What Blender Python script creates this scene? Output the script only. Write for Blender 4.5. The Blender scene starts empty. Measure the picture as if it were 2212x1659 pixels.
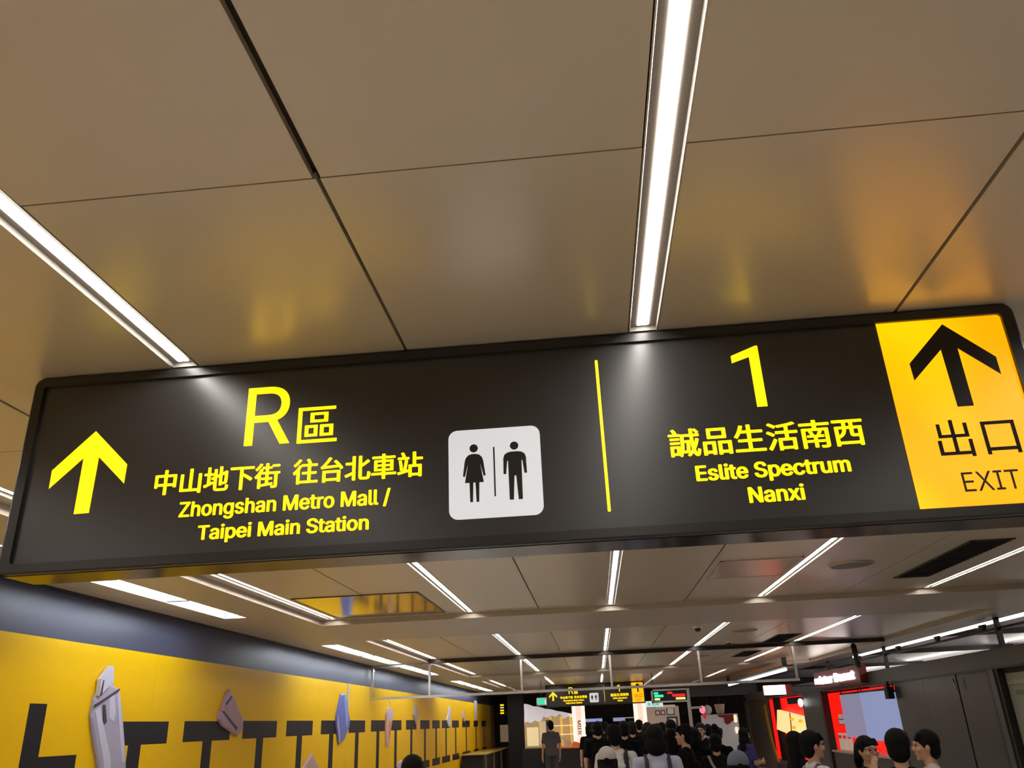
import bpy, bmesh, math, random, os
from math import radians as R, sin, cos, pi
from mathutils import Vector, Matrix
from mathutils.geometry import tessellate_polygon, delaunay_2d_cdt
random.seed(7)
SC = bpy.context.scene
COL = SC.collection
CZ = 1.72                      # eye height above the floor (m); CEIL is 1.25 m above it
CEIL = CZ + 1.25
SOF = CZ + 1.19

# ---------------------------------------------------------------- camera
f_px, pitch, roll, yaw = 1741.05, 0.400183774, -0.0431541705, -0.0797706585
fw = Vector((sin(yaw)*cos(pitch), cos(yaw)*cos(pitch), sin(pitch)))
r0 = Vector((cos(yaw), -sin(yaw), 0)); u0 = r0.cross(fw)
rt = cos(roll)*r0 + sin(roll)*u0; up = -sin(roll)*r0 + cos(roll)*u0
cam = bpy.data.cameras.new('camera'); cam.sensor_width = 36; cam.lens = 36*f_px/2212
cam.clip_start = .05; cam.clip_end = 200
co = bpy.data.objects.new('camera', cam); COL.objects.link(co)
m = Matrix((rt, up, -fw)).transposed().to_4x4(); m.translation = Vector((0, 0, CZ)); co.matrix_world = m
SC.camera = co
# ---------------------------------------------------------------- world, exposure
W = bpy.data.worlds.new('world'); SC.world = W; W.use_nodes = True
W.node_tree.nodes['Background'].inputs[0].default_value = (.9, .85, .8, 1)
W.node_tree.nodes['Background'].inputs[1].default_value = .04
SC.view_settings.view_transform = 'Standard'; SC.view_settings.look = 'None'
SC.view_settings.exposure = 0.0; SC.view_settings.gamma = 1; SC.view_settings.use_curve_mapping = False
LED_W, FLUO_W = 27.0, 42.0     # radiance of the LED strips and of the fluorescent tubes

# ---------------------------------------------------------------- materials
def srgb(r, g, b):
    f = lambda c: (c/255)/12.92 if c/255 <= .04045 else ((c/255+.055)/1.055)**2.4
    return (f(r), f(g), f(b), 1)
MATS = {}
def mat(name, col, rough=.5, metal=0, emit=0, ecol=None, noise=0, nscale=20, coat=0, spec=.5, bump=0, trans=0, alpha=1):
    if name in MATS: return MATS[name]
    m = bpy.data.materials.new(name); m.use_nodes = True
    nt = m.node_tree; b = nt.nodes['Principled BSDF']
    c = col if len(col) == 4 else (*col, 1)
    b.inputs['Base Color'].default_value = c
    b.inputs['Roughness'].default_value = rough
    b.inputs['Metallic'].default_value = metal
    b.inputs['Specular IOR Level'].default_value = spec
    b.inputs['Coat Weight'].default_value = coat
    b.inputs['Coat Roughness'].default_value = .12
    b.inputs['Transmission Weight'].default_value = trans
    b.inputs['Alpha'].default_value = alpha
    if noise or bump:
        tc = nt.nodes.new('ShaderNodeTexCoord'); n = nt.nodes.new('ShaderNodeTexNoise')
        n.inputs['Scale'].default_value = nscale; n.inputs['Detail'].default_value = 4
        nt.links.new(tc.outputs['Object'], n.inputs['Vector'])
        if noise:
            mx = nt.nodes.new('ShaderNodeMix'); mx.data_type = 'RGBA'
            mx.inputs['A'].default_value = tuple(v*(1-noise) for v in c[:3])+(1,)
            mx.inputs['B'].default_value = tuple(min(1, v*(1+noise)) for v in c[:3])+(1,)
            nt.links.new(n.outputs['Fac'], mx.inputs['Factor']); nt.links.new(mx.outputs['Result'], b.inputs['Base Color'])
        if bump:
            bp = nt.nodes.new('ShaderNodeBump'); bp.inputs['Strength'].default_value = bump; bp.inputs['Distance'].default_value = .004
            nt.links.new(n.outputs['Fac'], bp.inputs['Height']); nt.links.new(bp.outputs['Normal'], b.inputs['Normal'])
    if emit:
        b.inputs['Emission Color'].default_value = ecol or c
        b.inputs['Emission Strength'].default_value = emit
    MATS[name] = m
    return m
M = {
 'panel': mat('ceiling_paint', (.62, .535, .415), .32, metal=.22, noise=.02, nscale=3, spec=.7),
 'panelsoft': mat('soffit_paint', (.54, .47, .39), .42, metal=.15, noise=.03, nscale=3),
 'gap': mat('ceiling_void', (.16, .12, .08), .8),
 'channel': mat('light_channel', (.20, .17, .14), .6),
 'side': mat('channel_side', (.26, .24, .21), .5),
 'lip': mat('light_lip', (.9, .85, .78), .35, metal=.6),
 'led': mat('led_diffuser', (.9, .9, .9), .5, emit=LED_W, ecol=(1, .94, .87, 1)),
 'tube': mat('fluorescent_tube', (.9, .9, .9), .5, emit=FLUO_W, ecol=(.86, .93, 1, 1)),
 'tray': mat('reflector_tray', (.30, .31, .34), .35, metal=.3),
 'black': mat('black_frame', (.018, .017, .016), .32, noise=.1, spec=.5),
 'face': mat('sign_face', (.030, .030, .030), .30, noise=.05, nscale=40, spec=.7),
 'under': mat('sign_underside', (.014, .011, .009), .15, spec=.45),
 'yletter': mat('lit_yellow_lettering', (.9, .75, .02), .4, emit=1.0, ecol=(1.2, .80, .0, 1)),
 'pict': mat('lit_white_plate', (.5, .5, .5), .35, emit=.62, ecol=srgb(235, 236, 240)),
 'ink': mat('black_ink', (.012, .010, .008), .5),
 'grey': mat('grey_wall_paint', (.060, .062, .100), .40, spec=.4, noise=.03, nscale=2),
 'yellow': mat('yellow_advert_print', (.88, .51, .0), .38, spec=.18, noise=.02, nscale=1.2),
 'wink': mat('advert_black_print', (.016, .015, .018), .45, spec=.2),
 'floor': mat('floor_stone', (.52, .49, .46), .3, noise=.06, nscale=1),
 'rail': mat('brushed_rail', (.6, .58, .57), .3, metal=.9),
 'darkmetal': mat('dark_metal', (.035, .033, .033), .4, metal=.4),
 'fascia': mat('grey_shop_fascia', (.066, .078, .086), .4, noise=.05),
 'shopdark': mat('dark_shop_panel', (.042, .048, .048), .35, noise=.1, nscale=1.5),
 'blackwall': mat('black_bulkhead', (.006, .006, .006), .7),
 'white': mat('white_paint', (.7, .7, .7), .5),
 'skin': mat('skin', (.52, .30, .20), .5, noise=.05), 'hair': mat('black_hair', (.004, .0035, .003), .75, spec=.15, bump=.6, nscale=120),
 'brownhair': mat('dark_brown_hair', (.012, .006, .004), .7, spec=.2, bump=.6, nscale=120),
 'eye': mat('eye_dark', (.01, .01, .01), .2), 'lips': mat('lips', (.4, .14, .11), .5),
}
# exit panel: backlit sheet, uneven lamps behind it
def lit_sheet(name, ca, cb, s, scale=1.6):
    m = bpy.data.materials.new(name); m.use_nodes = True; nt = m.node_tree; b = nt.nodes['Principled BSDF']
    tc = nt.nodes.new('ShaderNodeTexCoord'); n = nt.nodes.new('ShaderNodeTexNoise'); n.inputs['Scale'].default_value = scale; n.inputs['Detail'].default_value = 0
    mx = nt.nodes.new('ShaderNodeMix'); mx.data_type = 'RGBA'; mx.inputs['A'].default_value = ca; mx.inputs['B'].default_value = cb
    r = nt.nodes.new('ShaderNodeMapRange'); r.inputs['From Min'].default_value = .35; r.inputs['From Max'].default_value = .65
    nt.links.new(tc.outputs['Object'], n.inputs['Vector']); nt.links.new(n.outputs['Fac'], r.inputs['Value']); nt.links.new(r.outputs['Result'], mx.inputs['Factor'])
    nt.links.new(mx.outputs['Result'], b.inputs['Emission Color']); b.inputs['Emission Strength'].default_value = s
    b.inputs['Base Color'].default_value = ca; b.inputs['Roughness'].default_value = .35
    return m
M['exit'] = lit_sheet('lit_yellow_sheet', (1.0, .42, 0, 1), (1.35, .68, 0, 1), 1.0, 3.2)
def em(name, c, s=1): return mat(name, tuple(v*.6 for v in c[:3]), .5, emit=s, ecol=c)

# ---------------------------------------------------------------- mesh helpers
LOC = {}
class MB:
    def __init__(s): s.v = []; s.f = []
    def box(s, x0, x1, y0, y1, z0, z1):
        n = len(s.v)
        s.v += [(x, y, z) for z in (z0, z1) for y in (y0, y1) for x in (x0, x1)]
        s.f += [tuple(n+i for i in q) for q in ((0,2,3,1),(4,5,7,6),(0,1,5,4),(2,6,7,3),(0,4,6,2),(1,3,7,5))]
        return s
    def tube(s, a, b, r0, r1=None, n=12, cap=True):
        a = Vector(a); b = Vector(b); r1 = r0 if r1 is None else r1
        d = (b-a).normalized(); u = d.orthogonal().normalized(); w = d.cross(u); k = len(s.v)
        for p, r in ((a, r0), (b, r1)):
            for i in range(n):
                t = 2*pi*i/n; s.v.append(tuple(p+(u*cos(t)+w*sin(t))*r))
        for i in range(n):
            j = (i+1) % n; s.f.append((k+i, k+j, k+n+j, k+n+i))
        if cap: s.f.append(tuple(k+i for i in reversed(range(n)))); s.f.append(tuple(k+n+i for i in range(n)))
        return s
    def ell(s, c, r, nu=16, nv=10, fn=None, t0=0, t1=pi):
        k = len(s.v)
        for j in range(nv+1):
            t = t0+(t1-t0)*j/nv
            for i in range(nu):
                p = 2*pi*i/nu; d = (sin(t)*cos(p), sin(t)*sin(p), cos(t))
                q = fn(d) if fn else 1
                s.v.append((c[0]+r[0]*d[0]*q, c[1]+r[1]*d[1]*q, c[2]+r[2]*d[2]*q))
        for j in range(nv):
            for i in range(nu):
                i2 = (i+1) % nu; s.f.append((k+j*nu+i, k+(j+1)*nu+i, k+(j+1)*nu+i2, k+j*nu+i2))
        return s
    def caps(s, a, b, r0, r1=None, n=12):
        r1 = r0 if r1 is None else r1
        s.tube(a, b, r0, r1, n); s.ell(a, (r0,)*3, n, 8); s.ell(b, (r1,)*3, n, 8); return s
    def prism(s, poly, fn, d0, d1):
        """closed 2-D outline, fn(u, v, d) -> point, between depths d0 and d1"""
        n = len(poly); k = len(s.v)
        s.v += [tuple(fn(u, v, d0)) for u, v in poly]+[tuple(fn(u, v, d1)) for u, v in poly]
        for t in tessellate_polygon([[Vector((u, v, 0)) for u, v in poly]]):
            s.f.append(tuple(k+i for i in t)); s.f.append(tuple(k+n+i for i in reversed(t)))
        for i in range(n):
            j = (i+1) % n; s.f.append((k+i, k+j, k+n+j, k+n+i))
        return s
    def loft(s, rings, closed=True):
        k = len(s.v); n = len(rings[0])
        for r in rings: s.v += [tuple(p) for p in r]
        for a in range(len(rings)-1):
            for i in range(n if closed else n-1):
                j = (i+1) % n; s.f.append((k+a*n+i, k+a*n+j, k+(a+1)*n+j, k+(a+1)*n+i))
        return s
    def mesh(s, name, off=(0, 0, 0), smooth=False):
        me = bpy.data.meshes.new(name)
        o = Vector(off); me.from_pydata([tuple(Vector(v)-o) for v in s.v], [], s.f)
        bm = bmesh.new(); bm.from_mesh(me); bmesh.ops.recalc_face_normals(bm, faces=bm.faces); bm.to_mesh(me); bm.free()
        if smooth: me.polygons.foreach_set('use_smooth', [True]*len(me.polygons))
        me.update(); return me
    def build(s, name, m, parent=None, smooth=False):
        off = LOC.get(parent.name, Vector()) if parent else Vector()
        me = s.mesh(name, off, smooth); me.materials.append(m)
        o = bpy.data.objects.new(name, me); COL.objects.link(o)
        if parent: o.parent = parent; LOC[o.name] = off
        return o
def tag(o, label=None, cat=None, group=None, kind=None):
    for k, v in (('label', label), ('category', cat), ('group', group), ('kind', kind)):
        if v: o[k] = v
    return o
def thing(name, loc, label, cat, group=None):
    o = bpy.data.objects.new(name, None); o.empty_display_size = .1; COL.objects.link(o); o.location = loc
    LOC[o.name] = Vector(loc); return tag(o, label, cat, group)
def copy_tree(o, parent=None):
    c = o.copy(); COL.objects.link(c)
    if parent: c.parent = parent
    for ch in list(o.children): copy_tree(ch, c)
    return c
def struct(o): o['kind'] = 'structure'; return o
def box(name, m, b, parent=None): return MB().box(*b).build(name, m, parent)

# ---------------------------------------------------------------- lettering
FD = bpy.utils.system_resource('DATAFILES', path='fonts')
_fonts = {}
def font(fn):
    if fn not in _fonts:
        try: _fonts[fn] = bpy.data.fonts.load(os.path.join(FD, fn))
        except Exception: _fonts[fn] = None
    return _fonts[fn]
def glyph_polys(text, fn, space=1.0, res=4):
    c = bpy.data.curves.new('text', 'FONT'); c.body = text; c.size = 1; c.space_character = space
    ft = font(fn)
    if ft: c.font = ft
    o = bpy.data.objects.new('text', c); COL.objects.link(o)
    dg = bpy.context.evaluated_depsgraph_get(); oe = o.evaluated_get(dg)
    cu = oe.to_curve(dg); loops = []
    for sp in cu.splines:
        pts = []
        bp = sp.bezier_points; n = len(bp)
        for i in range(n):
            a, b = bp[i], bp[(i+1) % n]
            p0, p1, p2, p3 = [Vector(q[:2]) for q in (a.co, a.handle_right, b.handle_left, b.co)]
            straight = (p3-p0).length < 1e-9 or (abs((p1-p0).cross(p3-p0))+abs((p2-p0).cross(p3-p0))) < 1e-4*(p3-p0).length
            for k in range(1 if straight else res):
                t = k/res; pts.append(p0*(1-t)**3+p1*3*t*(1-t)**2+p2*3*t*t*(1-t)+p3*t**3)
        q = []
        for p in pts:
            if not q or (p-q[-1]).length > 1e-5: q.append(p)
        if len(q) > 2: loops.append(q)
    oe.to_curve_clear(); COL.objects.unlink(o); bpy.data.objects.remove(o); bpy.data.curves.remove(c)
    # glyph outlines may overlap themselves: triangulate all edges and keep what winds around a non-zero number of times
    spans = sorted(range(len(loops)), key=lambda i: min(p.x for p in loops[i])); groups = []; hi = -1e9
    for i in spans:
        x0 = min(p.x for p in loops[i]); x1 = max(p.x for p in loops[i])
        if x0 > hi: groups.append([])
        groups[-1].append(loops[i]); hi = max(hi, x1)
    out = []
    for g in groups:
        vs = []; es = []
        for l in g:
            k = len(vs); vs += l; es += [(k+i, k+(i+1) % len(l)) for i in range(len(l))]
        v2, _, f2, _, _, _ = delaunay_2d_cdt(vs, es, [], 0, 1e-6)
        keep = []
        for f in f2:
            c_ = sum((v2[i] for i in f), Vector((0, 0)))/len(f); wn = 0
            for i, j in es:
                a_, b_ = vs[i], vs[j]
                if (a_.y <= c_.y) != (b_.y <= c_.y) and (b_.x-a_.x)*(c_.y-a_.y)/(b_.y-a_.y)+a_.x > c_.x: wn += 1 if b_.y > a_.y else -1
            if wn: keep.append(tuple(f))
        out.append((list(v2), keep))
    return out
def lettering(name, text, m, box4, fn3, parent=None, ft='Inter.woff2', bold=0.0, space=1.0, vb=.5, lab=None):
    """text fitted to the rectangle (u0, u1, v0, v1); fn3(u, v) -> point on the surface"""
    polys = glyph_polys(text, ft, space)
    xs = [p.x for g in polys for p in g[0]]; ys = [p.y for g in polys for p in g[0]]
    ax, bx, ay, by = min(xs), max(xs), min(ys), max(ys)
    u0, u1, v0, v1 = box4; b = bold
    sx = (u1-u0-2*b)/(bx-ax); sy = (v1-v0-2*b)/(by-ay)
    mb = MB(); n = 8 if b else 0
    offs = [(0, 0)]+[(b*cos(2*pi*k/n), b*vb*sin(2*pi*k/n)) for k in range(n)]
    for g in polys:
        flat, tri = g
        for dx, dy in offs:
            k = len(mb.v)
            mb.v += [tuple(fn3(u0+b+(p.x-ax)*sx+dx, v0+b+(p.y-ay)*sy+dy)) for p in flat]
            mb.f += [tuple(k+i for i in t) for t in tri]
    off = LOC.get(parent.name, Vector()) if parent else Vector()
    me = bpy.data.meshes.new(name); me.from_pydata([tuple(Vector(v)-off) for v in mb.v], [], mb.f); me.materials.append(m)
    o = bpy.data.objects.new(name, me); COL.objects.link(o)
    if parent: o.parent = parent
    if lab: o['label'] = lab
    return o
NOTO = 'Noto Sans CJK Regular.woff2'

# ================================================================= SETTING
struct(box('floor', M['floor'], (-4.6, 14, -8, 52, -.1, 0)))
ceil = struct(box('ceiling', M['gap'], (-4.6, 6.2, -8, 37, CEIL+.045, CEIL+.12)))
struct(box('wall_back', M['white'], (-4.6, 14, -8.1, -8, 0, 3.6)))
wall_l = struct(box('wall_left', M['grey'], (-4.6, -4.38, -8, 42, 0, CEIL+.1)))
struct(box('wall_far', M['blackwall'], (-4.6, 14, 46, 46.1, 0, 4.4)))

LX = [-3.05, -1.395, .262, 1.985, 3.84]          # light rows
HW = .052                                         # half width of a light channel
SX = [-2.23, -.58, 1.12, 2.9]                    # long joints
bays = [(-6.0, 9.8, [-6, -3.6, -1.9, -.17, 1.57, 3.3, 5.03, 6.5, 9.8]), (11.78, 22.1, [11.78, 16.95, 22.1]), (24.2, 33.0, [24.2, 28.6, 33.0])]
XR = 5.5
edges = []
xs = [-3.2]
for i, l in enumerate(LX):
    edges.append((xs[-1], l-HW)); xs.append(l+HW)
    nxt = SX[i] if i < 4 else XR
    edges.append((xs[-1], nxt-.0075 if i < 4 else nxt)); xs.append(nxt+.0075)
for (y0, y1, ys) in bays:
    for k in range(len(ys)-1):
        for (a, b) in edges:
            j = random.uniform(-.0025, .0025); g = .0025; w = .003 if ys[k+1] <= 1.57 else -.001
            sa = a-.0075 in SX or any(abs(a-.0075-q) < 1e-6 for q in SX); sb_ = any(abs(b+.0075-q) < 1e-6 for q in SX)
            da = (j if a > -3.15 else 0)+(w if sa else 0); db = (j if b < 5.4 else 0)-(w if sb_ else 0)
            box('ceiling_panel', M['panel'], (a+da, b+db, ys[k]+g, ys[k+1]-g, CEIL, CEIL+.02), ceil)
# soffit left with openings for the fluorescent trays, cross beams, right soffit
trays = [(-2.6, -.1), (2.3, 4.85), (6.2, 8.75), (12.1, 14.2), (14.3, 16.35), (17.1, 20.4), (23.5, 26.1), (26.3, 28.9), (29.1, 31.7)]
TX0, TX1 = -3.95, -3.7
sb = MB().box(-4.38, TX0, -8, 37, SOF, CEIL+.04).box(TX1, -3.2, -8, 37, SOF, CEIL+.04)
y = -8
for a, b in trays+[(37, 37)]:
    sb.box(TX0, TX1, y, a, SOF, CEIL+.04); y = b
sb.box(TX0, TX1, y, 37, SOF, CEIL+.04)
n = 1
def trim(m, mb):
    global n
    o = mb.build('trim_%d' % n, m); n += 1; return struct(o)
trim(M['panelsoft'], sb)
for a, b in ((-8, -6.0), (9.8, 11.78), (22.1, 24.2), (33.0, 37)):
    trim(M['panelsoft'], MB().box(-3.2, XR, a, b, SOF, CEIL+.04))
trim(M['panelsoft'], MB().box(XR, 6.1, -8, 37, SOF, CEIL+.04))
trim(M['darkmetal'], MB().box(6.1, 6.16, -8, 37, SOF, CEIL+.1))
trim(M['darkmetal'], MB().box(-4.38, -4.33, -8, 37, SOF-.012, SOF))

# ================================================================= LINEAR LIGHTS
names = ['leftmost row', 'second row from the left', 'middle row', 'fourth row from the left', 'rightmost row']
def linear_light(x, y0, y1, label, group):
    t = thing('linear_light', (x, y0, CEIL), label, 'ceiling light', group)
    d = .016
    MB().box(x-HW+.006, x+HW-.006, y0, y1, CEIL+d, CEIL+d+.002).build('housing', M['channel'], t)
    MB().box(x-HW+.0055, x-HW+.0065, y0, y1, CEIL+.001, CEIL+d).box(x+HW-.0065, x+HW-.0055, y0, y1, CEIL+.001, CEIL+d) \
        .box(x-HW, x+HW, y0, y0+.003, CEIL, CEIL+d).box(x-HW, x+HW, y1-.003, y1, CEIL, CEIL+d).build('channel_sides', M['side'], t)
    box('led_strip', M['led'], (x-.019, x+.019, y0+.02, y1-.02, CEIL+d-.0025, CEIL+d-.0005), t)
    for s in (-1, 1):
        MB().tube((x+s*(HW-.0035), y0, CEIL), (x+s*(HW-.0035), y1, CEIL), .0028, n=10).build('edge_lip', M['lip'], t, True)
where = [(-6, 2.56, 'running into the big sign', 'light strips in front of the big sign'),
         (2.78, 9.74, 'in the first bay below the big sign', 'light strips in the bay below the sign'),
         (11.85, 16.4, 'in the second bay before the smoke barrier', 'light strips before the smoke barrier'),
         (16.6, 22.0, 'just beyond the smoke barrier', 'light strips behind the smoke barrier'),
         (24.8, 29.6, 'in the farthest bay near the far sign', 'light strips in the farthest bay')]
for (a, b, w, g) in where:
    for i, x in enumerate(LX):
        if a == -6 and i in (0, 3, 4): continue
        a2 = -6 if a == 2.78 and i in (0, 3, 4) else a
        w2 = 'passing %s of the big sign' % ('left' if i == 0 else 'right') if a2 != a else w
        linear_light(x, a2, b, 'light strip %s, %s' % (w2, names[i]), g)
lampnames = ['behind the viewer', 'left of the big sign', 'under the left end of the big sign', 'second along the yellow wall', 'third along, before the smoke barrier',
             'first beyond the smoke barrier', 'first of the far three', 'middle of the far three', 'last of the far three']
for (a, b), w in zip(trays, lampnames):
    t = thing('fluorescent_fixture', (-3.825, a, SOF), 'recessed fluorescent tube light in the side soffit, %s' % w, 'ceiling light', 'fluorescent fixtures along the yellow wall')
    mid = (a+b)/2
    MB().box(TX0, TX1, a, b, CEIL+.02, CEIL+.03).box(TX0, TX0+.004, a, b, SOF, CEIL+.02).box(TX1-.004, TX1, a, b, SOF, CEIL+.02).box(TX0, TX1, a, a+.004, SOF, CEIL+.02) \
        .box(TX0, TX1, b-.004, b, SOF, CEIL+.02).build('reflector_tray', M['tray'], t)
    MB().box(TX0, TX1, mid-.03, mid+.03, SOF+.012, CEIL).build('divider', M['tray'], t)
    for p, q in ((a+.05, mid-.05), (mid+.05, b-.05)):
        MB().caps((-3.79, p, SOF+.045), (-3.79, q, SOF+.045), .024, n=10).build('lamp_tube', M['tube'], t, True)

# ================================================================= BIG SIGN
SY = 2.57
def sp(u, v): return (u, SY-.0015, v+.17)
def build_sign():
    t = thing('hanging_sign', (-.234, SY+.09, CEIL-.72), 'wide black backlit wayfinding sign with yellow text filling the middle of the view', 'sign')
    x0, x1, z0, z1 = -1.966, 1.498, CZ+.53, CEIL-.002
    # rounded outer frame
    def rr(a, b, c, d, r, k=6):
        pts = []
        for cx, cy, s in ((b-r, d-r, 0), (a+r, d-r, 1), (a+r, c+r, 2), (b-r, c+r, 3)):
            for i in range(k+1):
                t_ = (s+i/k)*pi/2; pts.append((cx+r*cos(t_), cy+r*sin(t_)))
        return pts
    outer = rr(x0, x1, z0, z1, .035); outer2 = rr(x0+.008, x1-.008, z0+.006, z1-.008, .03)
    inner = rr(x0+.04, x1-.044, z0+.034, z1-.037, .012); yf, yb = SY-.014, SY+.19
    rings = [[(u, yb, v) for u, v in outer], [(u, yf+.006, v) for u, v in outer], [(u, yf, v) for u, v in outer2], [(u, yf, v) for u, v in inner], [(u, SY+.001, v) for u, v in inner]]
    MB().loft(rings).build('frame', M['black'], t, False)
    MB().box(x0+.03, x1-.03, SY, SY+.012, z0+.03, z1-.03).build('face_panel', M['face'], t)
    MB().box(x0+.01, x1-.01, yf+.03, yb-.012, z0-.002, z0+.004).build('underside_plate', M['under'], t)
    MB().box(x0+.03, x1-.03, yb-.01, yb, z0+.03, z1-.03).build('rear_panel', M['face'], t)
    yp = SY-.0005
    flat = lambda u, v, d: (u, SY-d, v+.17)
    MB().prism([(-1.704, 2.577), (-1.568, 2.444), (-1.569, 2.375), (-1.677, 2.479), (-1.680, 2.278), (-1.734, 2.277), (-1.733, 2.479), (-1.842, 2.374), (-1.843, 2.440)], flat, .0005, .002).build('arrow', M['yletter'], t)
    L = lambda *a, **k: lettering('lettering', *a, sp, t, **k)
    L('R', M['yletter'], (-1.151, -.988, 2.480, 2.699), bold=.0012)
    L('區', M['yletter'], (-.962, -.820, 2.475, 2.609), ft=NOTO, bold=.0016)
    L('中山地下街', M['yletter'], (-1.457, -1.012, 2.322, 2.414), ft=NOTO, bold=.0026)
    L('往台北車站', M['yletter'], (-.968, -.518, 2.328, 2.420), ft=NOTO, bold=.0026)
    L('Zhongshan Metro Mall /', M['yletter'], (-1.357, -.627, 2.226, 2.298), bold=.0024)
    L('Taipei Main Station', M['yletter'], (-1.283, -.698, 2.146, 2.212), bold=.0026)
    MB().prism([(.549, 2.683), (.634, 2.715), (.643, 2.715), (.643, 2.492), (.609, 2.492), (.609, 2.675), (.549, 2.656)], flat, .0005, .002).build('lettering', M['yletter'], t)
    L('誠品生活南西', M['yletter'], (.304, .932, 2.334, 2.434), ft=NOTO, bold=.0026)
    L('Eslite Spectrum', M['yletter'], (.379, .868, 2.236, 2.306), bold=.0030)
    L('Nanxi', M['yletter'], (.535, .711, 2.167, 2.224), bold=.0030)
    MB().prism(rr(.086, .096, 2.170, 2.706, .004, 3), flat, .0005, .002).build('divider_line', M['yletter'], t)
    # toilet pictogram
    p = MB().prism(rr(-.430, -.119, 2.174, 2.481, .03), flat, .0005, .004).build('pictogram_plate', M['pict'], t)
    fl = lambda u, v, d: (u, SY-.004-d, v+.17)
    g = MB()
    circ = lambda cx, cy, r: [(cx+r*cos(2*pi*i/24), cy+r*sin(2*pi*i/24)) for i in range(24)]
    g.prism(circ(-.344, 2.414, .0142), fl, .0003, .0012)
    W_ = [(-.362, 2.391), (-.350, 2.394), (-.338, 2.394), (-.326, 2.391), (-.317, 2.382), (-.313, 2.370), (-.306, 2.318), (-.3125, 2.316), (-.3235, 2.360), (-.3125, 2.295), (-.3275, 2.295), (-.3295, 2.229), (-.338, 2.229),
          (-.3405, 2.295), (-.3475, 2.295), (-.3500, 2.229), (-.3590, 2.229), (-.3605, 2.295), (-.3755, 2.295), (-.3645, 2.360), (-.3755, 2.316), (-.382, 2.318), (-.375, 2.370), (-.371, 2.382)]
    g.prism(W_, fl, .0003, .0012)
    g.prism(circ(-.207, 2.414, .0142), fl, .0003, .0012)
    X = -.207
    Mn = [(.012, 2.3935), (.024, 2.391), (.034, 2.384), (.038, 2.372), (.039, 2.317), (.0305, 2.317), (.0255, 2.362), (.0225, 2.362), (.0215, 2.229), (.008, 2.229), (.003, 2.310)]
    g.prism([(X+a, b) for a, b in Mn]+[(X-a, b) for a, b in reversed(Mn)], fl, .0003, .0012)
    g.prism([(-.2785, 2.414), (-.2785, 2.244), (-.2735, 2.244), (-.2735, 2.414)], fl, .0003, .0012)
    g.build('toilet_symbols', M['ink'], p)
    # exit panel
    q = MB().prism([(1.048, 2.117), (1.454, 2.117), (1.454, 2.763), (1.048, 2.763)], flat, .0004, .0025).build('exit_panel', M['exit'], t)
    fk = lambda u, v, d: (u, SY-.0025-d, v+.17)
    MB().prism([(1.262, 2.741), (1.403, 2.608), (1.403, 2.545), (1.290, 2.649), (1.291, 2.443), (1.240, 2.443), (1.236, 2.648), (1.127, 2.544), (1.125, 2.606)], fk, .0003, .0012).build('arrow', M['ink'], q)
    se = lambda u, v: (u, SY-.004, v+.17)
    for tx, b4, ft, bo in (('出', (1.150, 1.257, 2.274, 2.400), NOTO, .0008), ('口', (1.293, 1.397, 2.276, 2.387), NOTO, .0008), ('EXIT', (1.194, 1.366, 2.162, 2.224), 'Inter.woff2', 0)):
        lettering('lettering', tx, M['ink'], b4, se, q, ft=ft, bold=bo)
    return t
sign = build_sign()
far = copy_tree(sign); far.location = sign.location+Vector((.25, 27.8, 0))
far['label'] = 'small distant copy of the black and yellow wayfinding sign above the crowd'

# ================================================================= LEFT ADVERT WALL
WX = -4.36
adv = thing('advert_wall', (WX, 20, 0), 'long glossy yellow advertising wall with black block letters along the left side', 'billboard')
wf = lambda u, v, d: (WX+d, u, v+.17)
bounds = [-7.9, 1.8, 5.0, 8.2, 11.4, 14.98, 18.2, 21.4, 24.6, 27.8, 31.0, 34.2, 38.2]
for a, b in zip(bounds, bounds[1:]):
    box('board_panel', M['yellow'], (WX-.02, WX, a+.0015, b-.0015, .05, CZ+.80), adv)
def block(polys):
    mb = MB()
    for p in polys: mb.prism(p, wf, 0, .0012)
    return mb.build('block_letter', M['wink'], adv)
rec = lambda a, b, c, d: [(a, c), (b, c), (b, d), (a, d)]
block([[(6.33, 1.855), (6.545, 1.855), (6.545, 1.468), (7.05, 1.468), (7.05, 1.25), (6.33, 1.25)]])
tops = [(7.55, 8.575), (8.92, 10.1), (10.475, 11.62), (12.0, 13.14), (13.555, 14.68), (15.12, 16.21), (16.65, 17.75), (18.2, 19.3), (19.78, 20.95), (21.4, 22.6), (23.0, 24.1), (24.45, 25.8), (26.2, 27.5), (28.2, 29.9), (30.85, 32.0), (33.0, 34.3)]
for i, (a, b) in enumerate(tops):
    c = (a+b)/2+(-.1 if i == 0 else 0); z = 1.725+min(i, 8)*.004; zb = z-.205
    st = .115
    block([rec(a, b, zb, z), rec(c-st, c+st, .82, zb), rec(a, b, .65, .82)])
# product cut-outs with depth, lying on the wall
def cutout(name, label, outline, m, extra=None, d=.035):
    o = thing(name, (WX, sum(p[0] for p in outline)/len(outline), min(p[1] for p in outline)+.17), label, 'cutout', 'product cutouts on the yellow wall')
    cx = sum(p[0] for p in outline)/len(outline); cy = sum(p[1] for p in outline)/len(outline)
    rings = []
    for k, dd in ((1, .002), (1.0, d*.6), (.93, d*.92), (.8, d)):
        rings.append([wf(cx+(u-cx)*k, cy+(v-cy)*k, dd) for u, v in outline])
    mb = MB().loft(rings); kk = len(mb.v); n_ = len(outline)
    for t in tessellate_polygon([[Vector((u, v, 0)) for u, v in outline]]): mb.f.append(tuple(kk-n_+i for i in t))
    mb.build('cutout_body', m, o)
    return o
lav = mat('lavender_grey_print', (.40, .36, .47), .4, noise=.12, nscale=9)
lav2 = mat('pale_lavender_print', (.56, .55, .66), .4)
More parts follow.
